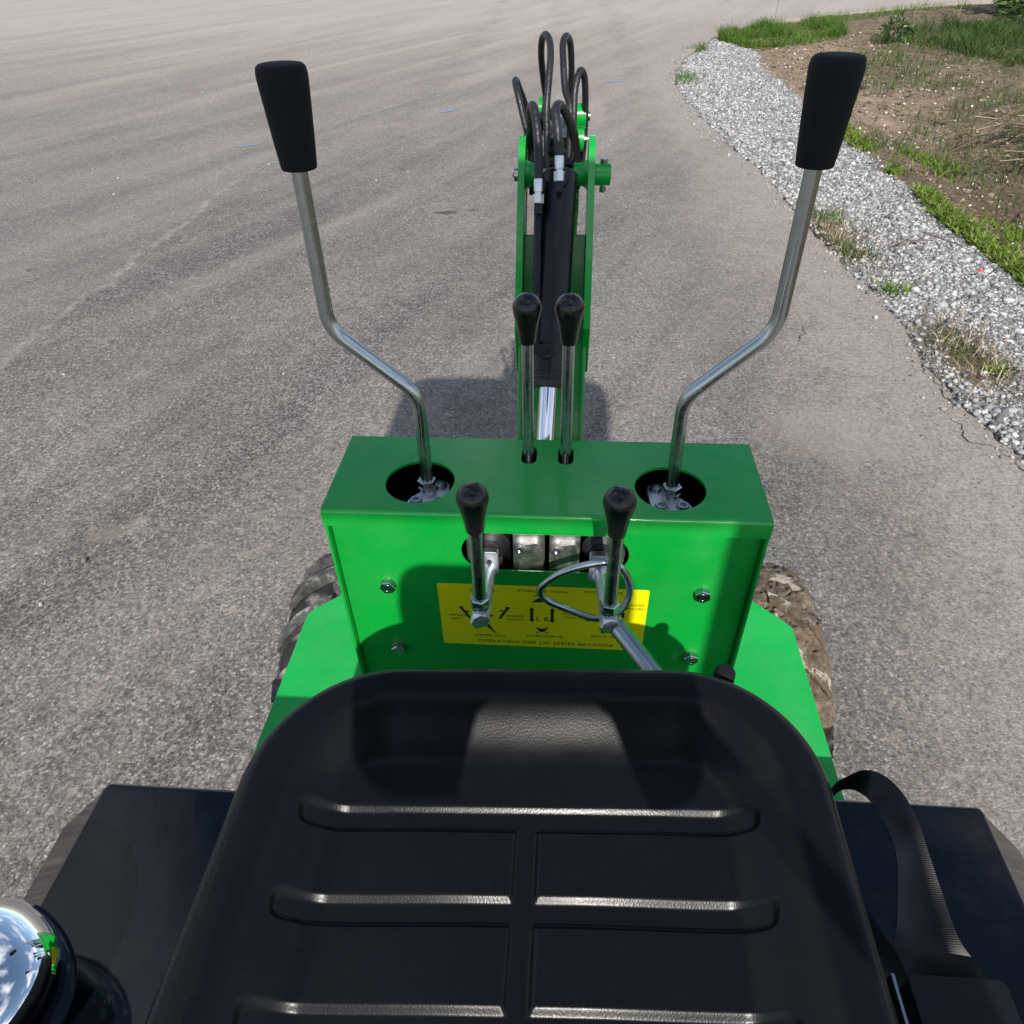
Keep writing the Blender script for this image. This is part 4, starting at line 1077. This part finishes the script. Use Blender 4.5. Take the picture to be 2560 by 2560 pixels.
# ---------------- seat belt and buckle on the right of the seat
O_ = [(.272, -.322, -.125), (.279, -.308, -.090), (.287, -.300, -.066), (.294, -.301, -.050), (.304, -.303, -.035), (.317, -.310, -.030), (.328, -.326, -.030), (.335, -.347, -.035), (.339, -.373, -.045), (.343, -.398, -.055), (.348, -.429, -.065), (.360, -.448, -.075), (.362, -.475, -.085)]
I_ = [(.268, -.340, -.130), (.278, -.318, -.100), (.2885, -.305, -.076), (.296, -.308, -.060), (.301, -.322, -.045), (.306, -.339, -.040), (.310, -.359, -.040), (.311, -.377, -.045), (.310, -.393, -.055), (.303, -.421, -.065), (.300, -.433, -.075), (.304, -.450, -.080), (.304, -.475, -.088)]
def ribbon(Oe, Ie, t=.0013, n=10, across=9, bow=.0035):
    a, b2 = spline(Oe, n), spline(Ie, n); vs = []; N = len(a)
    for sgn in (1, -1):
        for i in range(N):
            tan = a[min(i+1, N-1)]-a[max(i-1, 0)]; ac = b2[i]-a[i]; nn = tan.cross(ac).normalized()
            for j in range(across):
                f = j/(across-1); vs.append(a[i].lerp(b2[i], f)+nn*(sgn*t/2+bow*math.sin(math.pi*f)*(1+.5*math.sin(i*.21+f*3))))
    fs = []; L = N*across
    for i in range(N-1):
        for j in range(across-1):
            q = (i*across+j, i*across+j+1, (i+1)*across+j+1, (i+1)*across+j)
            fs.append(q); fs.append(tuple(v+L for v in q[::-1]))
        for j in (0, across-1):
            q = (i*across+j, (i+1)*across+j, (i+1)*across+j+L, i*across+j+L); fs.append(q if j == 0 else q[::-1])
    return vs, fs
bl = MB(); bl.add(*ribbon(O_, I_)); belt = bl.build('seat_belt', M['webbing'], root, smooth=60, label='black ribbed seat belt looped beside the seat')
O2 = [(.274, -.318, -.118), (.290, -.336, -.128), (.305, -.368, -.133), (.318, -.420, -.120), (.325, -.475, -.098)]
I2 = [(.258, -.340, -.122), (.268, -.362, -.134), (.276, -.396, -.138), (.286, -.436, -.124), (.292, -.475, -.100)]
bl = MB(); bl.add(*ribbon(O2, I2)); bl.build('return_strap', M['webbing'], belt, smooth=60)
bk = MB(); bk.plate([rrect(.293, .364, -.585, -.4615, .005, 4)], (0, 0, -.105), X, Y, Z, .053); bk.build('buckle_case', M['plastic'], belt, bevel=.003)
bk = MB(); bk.obox((.2845, -.525, -.085), (.0014, 0, 0), (0, .065, 0), (0, 0, .028)); bk.box((.368, -.585, -.11), (.3705, -.475, -.066)); bk.build('steel_bracket', M['zinc'], belt, bevel=.0006)

# ---------------- black side boxes
def side_box(sx, xo, yf, lab, zt):
    def ring(z, out, yfr, cut):
        pts = [(.19, -1.0), (xo+out, -1.0), (xo+out, yfr-cut), (xo+out-cut*.55, yfr), (.19, yfr)]
        return [(sx*x, y, z) for x, y in pts]
    rs = [ring(zt, 0, yf, .006), ring(zt-.004, .003, yf+.003, .006), ring(zt-.0075, .006, yf+.003, .010), ring(zt-.042, .050, yf+.003, .034), ring(zt-.10, .052, yf+.002, .034), ring(-.3705, .030, yf-.01, .03)]
    vs = [p for r in rs for p in r]; fs = []; k = 5
    for i in range(len(rs)-1):
        for j in range(k):
            j2 = (j+1) % k; q = (i*k+j, (i+1)*k+j, (i+1)*k+j2, i*k+j2); fs.append(q if sx > 0 else q[::-1])
    tp = tuple(range(k)); bt = tuple((len(rs)-1)*k+j for j in range(k))
    fs += [tp if sx > 0 else tp[::-1], bt[::-1] if sx > 0 else bt]
    mb = MB(); mb.add(vs, fs); return mb.build('side_box', M['box'], root, smooth=25, bevel=.0025, label=lab)
lb = side_box(-1, .4500, -.307, 'glossy black side box left of the seat', -.130)
rb = side_box(1, .5345, -.2040, 'dusty black side box right of the seat', -.265)

# ---------------- chrome lamp shell at the left
lc = Vector((-.437, -.545, -.062))
lm = MB(); nu_, nv_ = 56, 40; vs = []; fs = []
ax1 = Vector((.55, .83, .0)).normalized(); ax3 = Vector((.12, .10, 1)).normalized(); ax2 = ax3.cross(ax1).normalized(); ax1 = ax2.cross(ax3)
sg = lambda c, e: math.copysign(abs(c)**e, c)
for i in range(nv_+1):
    ph = -math.pi/2+math.pi*i/nv_
    for j in range(nu_):
        th = 2*math.pi*j/nu_
        vs.append(lc+ax1*.098*sg(math.cos(ph), .72)*sg(math.cos(th), .85)+ax2*.075*sg(math.cos(ph), .72)*sg(math.sin(th), .85)+ax3*.056*sg(math.sin(ph), .85))
for i in range(nv_):
    for j in range(nu_): j2 = (j+1) % nu_; fs.append((i*nu_+j, i*nu_+j2, (i+1)*nu_+j2, (i+1)*nu_+j))
lm.add(vs, fs); lamp = lm.build('lamp_shell', M['chrome'], root, smooth=180, label='chrome lamp shell reflecting the sky')
el = lambda a, b_, z: [lc+ax1*(a*math.cos(t))+ax2*(b_*math.sin(t))+Z*z for t in np.linspace(0, 2*math.pi, 64, endpoint=False)]
for a_, b_, z_, r_q in ((.100, .078, -.060, .0045),):
    rg = MB(); rg.tube(el(a_, b_, z_), r_q, 12, closed=True); rg.build('trim_ring', M['plastic'], lamp)
rg = MB(); rg.tube(el(.118, .094, -.069), .0030, 10, closed=True); rg.build('rubber_seal', M['rubber'], lamp)
# ---------------- boom
BD = Vector((0, .25, .38)).normalized()          # up along the boom
BN = Vector((0, BD.z, -BD.y))                    # away from the seat
B0 = Vector((0, .33, -.11))
def bp_(s, n_, x=0): return B0+BD*s+BN*n_+X*x
bm = MB()
bm.obox(bp_(-.02, .062), X*.056, BN*.045, BD*.36)
for sx in (-1, 1):
    bm.obox(bp_(-.02, .012, sx*.0525), X*.0035, BN*.006, BD*.36)
bm.build('boom', M['green'], root, bevel=.0025, label='upright green backhoe boom of welded steel plate')
TOP = .445
for sx in (-1, 1):
    er = MB()
    o2 = [(-.030, .18), (.060, .12), (.060, .46)]+[(.02+.042*math.cos(a)+.0, .452+.042*math.sin(a)) for a in np.linspace(0, math.pi, 12)]+[(-.030, .40), (-.034, .30)]
    er.plate([o2], B0+X*(sx*.0555-.0055), BN, BD, X, .011)
    er.build('boom_ear', M['green'], root, bevel=.0015)
PIN = Vector((0, .562, .249))
pn = MB(); pn.lathe([(0, 0), (.0100, 0), (.0100, .150), (0, .150)], PIN+X*-.068, X, 28)
pn = pn.build('pivot_pin', M['zinc'], root)
for pr, dx in (([(.0105, 0), (.0225, 0), (.0195, .006), (.0172, .010), (.0172, .026), (.0105, .026)], -.0495), ([(.0105, 0), (.0172, 0), (.0172, .014), (.0195, .018), (.0225, .022), (.0105, .022)], .0275), ([(.0105, 0), (.0168, 0), (.0168, .024), (.0160, .025), (.0105, .025)], .0615)):
    bs = MB(); bs.lathe(pr, PIN+X*dx, X, 32); bs.build('pivot_boss', M['green'], root, smooth=30)
cb = MB(); cb.tube([PIN+X*.075+Z*-.027, PIN+X*.075+Z*.024], .0038, 12); cb.hex(PIN+X*.075+Z*.0172, Z, .0115, .0062); cb.hex(PIN+X*.075+Z*-.0265, Z, .0105, .008); cb.build('cross_bolt', M['zinc'], pn, smooth=25)
gz = MB(); gz.lathe([(0, 0), (.0042, .001), (.0042, .003), (.0025, .005), (0, .005)], PIN+X*-.066, -X, 14); gz.build('grease_cap', M['red_plastic'], pn)
# boom cylinder on the seat side of the boom
def cp(s, x=0): return B0+BD*s+BN*-.030+X*x
cy_ = MB()
c0, c1 = cp(.105, -.0035), cp(.425, .0065)
cy_.tube([c0, c0+(c1-c0)*.02, c0+(c1-c0)*.021, c1-(c1-c0)*.02, c1], [.0258, .0258, .0270, .0270, .020], 40)
cy = cy_.build('hydraulic_cylinder', M['black_paint'], root, smooth=30, label='black hydraulic cylinder along the boom')
gl = MB(); dcy = (c1-c0).normalized()
gl.lathe([(.0145, 0), (.0238, 0), (.0248, .003), (.0248, .012), (.0235, .013), (.0235, .0145), (.0248, .0155), (.0248, .0185), (.0145, .0185)], c0-dcy*.0185, dcy, 40); gl.build('gland_nut', M['rubber'], cy)
rd = MB(); rd.tube([c0-dcy*.33, c0-dcy*.01], .0148, 36); rd.build('piston_rod', M['chrome_rod'], cy)
ey = MB(); ey.lathe([(.0105, -.020), (.023, -.020), (.025, -.016), (.025, .016), (.023, .020), (.0105, .020)], PIN+X*.006, X, 32); ey.obox((c1+PIN)/2+X*.002, X*.018, (PIN-c1)*.5, Vector((0, .012, -.012))); ey.build('cylinder_eye', M['black_paint'], cy, bevel=.002)
tb = MB(); e0 = cp(.150, -.0240)-BN*.016; e1 = cp(.405, -.0262)-BN*.020
tb.tube(fillet([cp(.150, -.012)-BN*.020, e0, e1], .008), .0052, 14)
tb.tube([e0+BD*.03, e1], .0068, 12); tb.hex(cp(.142, -.016)-BN*.040, BN, .017, .016); tb.hex(cp(.150, -.0245)-BN*.022-BD*.012, BD, .0165, .02)
tb.hex(cp(.400, .010)-BN*.040, BN, .020, .016)
tb.build('steel_pipe', M['black_paint'], cy, smooth=30)
wp = MB(); wp.lathe([(0, 0), (.014, 0), (.012, .004), (0, .006)], cp(.142, -.008)-BN*.026, -BN, 20); wp.build('port_boss', M['black_paint'], cy)

# hoses with spiral wrap
def hose(pts, r, lab, wrap=.0105):
    p = spline(pts, 14); L = [0.]
    for a, b2 in zip(p, p[1:]): L.append(L[-1]+(b2-a).length)
    # resample so that the wrap steps stay sharp
    Ns = int(L[-1]/.0016); q = []; rr = []
    i = 0
    for k in range(Ns+1):
        s = L[-1]*k/Ns
        while i < len(L)-2 and L[i+1] < s: i += 1
        f = (s-L[i])/max(1e-9, L[i+1]-L[i]); q.append(p[i].lerp(p[i+1], f))
        ph = (s/wrap) % 1
        rr.append(r*(.72 if r < .009 else .76)*(.945 if ph < .12 else 1.0+.012*math.sin(math.pi*(ph-.12)/.88)))
    mb = MB(); mb.tube(q, rr, 14); return mb.build('hydraulic_hose', M['rubber'], root, smooth=60, label=lab)
HS = [
 ([(-.0150, .600, .250), (-.0188, .620, .3243), (-.0164, .6456, .3687), (-.0146, .6711, .3964), (-.0171, .6967, .4144), (-.0246, .7222, .4210), (-.0315, .7478, .4102), (-.0335, .7733, .3836), (-.0305, .7989, .3458), (-.0266, .8244, .3129), (-.022, .85, .2782), (-.02, .87, .24)], .0078, 'tall looped hose standing up, left of the two tallest'),
 ([(.018, .600, .250), (.0198, .62, .3266), (.0100, .6487, .3552), (.0058, .6775, .389), (.0045, .7062, .4105), (.0095, .735, .417), (.0156, .7638, .4038), (.0188, .7925, .3669), (.0189, .8213, .3275), (.024, .85, .293), (.024, .87, .25)], .0078, 'tall looped hose standing up, right of the two tallest'),
 ([(-.0405, .590, .21), (-.0416, .60, .2616), (-.0464, .6222, .2813), (-.0564, .6444, .3107), (-.0678, .6667, .3467), (-.0733, .6889, .3589), (-.0728, .7111, .3588), (-.0691, .7333, .3426), (-.0597, .7556, .3108), (-.0522, .7778, .2623), (-.0492, .80, .2185)], .0074, 'hose bowing out furthest to the left'),
 ([(.0230, .610, .26), (.0251, .62, .3213), (.0255, .6343, .351), (.0298, .6486, .3727), (.0354, .6629, .3781), (.0412, .6771, .3633), (.0439, .6914, .328), (.0448, .7057, .2839), (.0427, .72, .2384), (.040, .73, .19)], .0076, 'hose looping furthest to the right'),
 ([(-.0258, .492, .258), (-.0262, .5, .2720), (-.0277, .52, .3037), (-.0321, .54, .3308), (-.0371, .56, .3455), (-.0417, .58, .3396), (-.0429, .6, .3062), (-.0426, .62, .2596), (-.042, .63, .21)], .0092, 'thick wrapped hose arching over the left boom ear'),
 ([(.0047, .500, .2900), (.0011, .5171, .3228), (-.0024, .5343, .3425), (-.0002, .5514, .3485), (.0065, .5686, .3437), (.0174, .5857, .3241), (.0268, .6029, .2958), (.0319, .62, .2536), (.033, .63, .21)], .0094, 'thick wrapped hose arching over the middle of the boom'),
 ([(-.034, .72, .27), (-.030, .70, .3067), (-.0233, .6867, .3064), (-.0189, .6733, .3007), (-.0145, .66, .2882), (-.012, .65, .270)], .0080, 'short hose end between the two thick hoses'),
]
for pts, r, lab in HS: hose(pts, r, lab)
def ferrule(p, d, r):
    p, d = Vector(p), Vector(d).normalized(); f = MB(); r *= .74
    f.lathe([(r, 0), (r*1.12, 0), (r*1.14, .003), (r*1.12, .015), (r*1.02, .018), (r*.85, .019), (r*.85, .022), (0, .022)], p, d, 20)
    f.hex(p+d*.021, d, r*2.25, .014, ref=(.2, .3, 1)); f.build('hose_fitting', M['bright'], root, smooth=25)
    g = MB(); g.hex(p+d*.034, d, r*1.9, .016); g.build('adapter', M['black_paint'], root, smooth=25)
ferrule((-.0258, .4925, .2600), (.0, -.38, -.85), .0088)
ferrule((.0047, .4990, .2910), (.03, -.30, -.80), .0088)
ferrule((-.0145, .659, .2870), (.05, -.3, -.6), .0075)

# dipper stick folded behind the boom, with its cylinder and bucket
dp = MB()
dp.obox((0, .79, -.06), X*.036, Vector((0, .045, .006)), Vector((0, .035, -.27)))
for sx in (-1, 1):
    dp.plate([hull_round([(.66, .19), (.80, .10), (.82, .20), (.73, .245)], .03)], (sx*.034-.004, 0, 0), Y, Z, X, .008)
dp.lathe([(.010, 0), (.021, 0), (.021, .016), (.010, .016)], (.030, .71, .304), X, 24); dp.lathe([(.010, 0), (.019, 0), (.019, .014), (.010, .014)], (.030, .70, .270), X, 24)
dp.lathe([(.008, 0), (.020, 0), (.020, .007), (.008, .007)], (-.0365, .76, .306), X, 24)
dp.build('dipper_arm', M['green'], root, bevel=.002, label='green dipper arm behind the boom')
pq = MB()
for p_, l_ in (((.045, .71, .304), .008), ((.043, .70, .270), .006)): pq.lathe([(0, 0), (.0075, 0), (.0075, l_), (0, l_)], p_, X, 16)
pq.build('dipper_pin', M['zinc'], root)
dc = MB(); dc.tube([(0, .60, .255), (0, .80, .262)], .026, 28); dc.box((-.022, .62, .262), (.018, .70, .290)); dc.build('dipper_cylinder', M['black_paint'], root, bevel=.003)
bu = MB()
ang = np.linspace(-1.9, 1.2, 14); bo_ = [(.72+.13*math.cos(a), -.56+.13*math.sin(a)) for a in ang]; bi_ = [(.72+.122*math.cos(a), -.56+.122*math.sin(a)) for a in ang[::-1]]
bu.plate([bo_+bi_], (-.12, 0, 0), Y, Z, X, .24)
for xx in (-.12, .114): bu.plate([bo_+[(.70, -.51)]], (xx, 0, 0), Y, Z, X, .006)
for i in range(4): bu.obox((-.09+.06*i, .66, -.70), X*.012, Vector((0, -.03, -.012)), Vector((0, -.003, .006)))
bu.box((-.035, .76, -.45), (.035, .86, -.39))
bu.build('bucket', M['green'], root, bevel=.001, label='green digging bucket tucked behind the console')
sw = MB(); sw.tube([(0, .36, -.56), (0, .36, -.30)], .05, 24); sw.box((-.07, .30, -.46), (.07, .46, -.40)); sw.box((-.062, .28, -.42), (.062, .40, -.36))
sw.build('swing_post', M['black_paint'], root, bevel=.003)

# ---------------- sun canopy over the operator (above and behind the camera)
cnp = MB(); cz_ = 1.15
ol = rrect(-.33, .50, -1.396, -.535, .14, 12)
cnp.plate([ol], (0, 0, cz_), X, Y, Z, .03)
cnp = cnp.build('canopy_roof', M['black_paint'], root, bevel=.01, label='black sun canopy on one post above the seat')
po = MB(); po.tube(fillet([(.400, -1.12, -.371), (.400, -1.12, 1.0), (.37, -1.10, 1.148)], .1), .028, 20); po.tube([(.36, -1.10, 1.14), (.03, -.80, 1.14)], .02, 12)
po.build('canopy_post', M['black_paint'], root)

# ---------------- linch pin ring hanging on the right front lever
rp = spline([(.001, -.0685, -.056), (.026, -.0685, -.028), (.065, -.0685, -.011), (.090, -.0685, -.012), (.106, -.069, -.042), (.104, -.069, -.078), (.089, -.0685, -.098), (.067, -.0685, -.105), (.037, -.0685, -.092), (.009, -.0685, -.076)], 10, closed=True)
lp = MB(); lp.tube(rp, .0045, 14, closed=True)
lp = lp.build('linch_pin', M['zinc'], None, smooth=60)
tag(lp, 'pear-shaped steel linch pin ring hooked round the right front lever', 'linch pin')
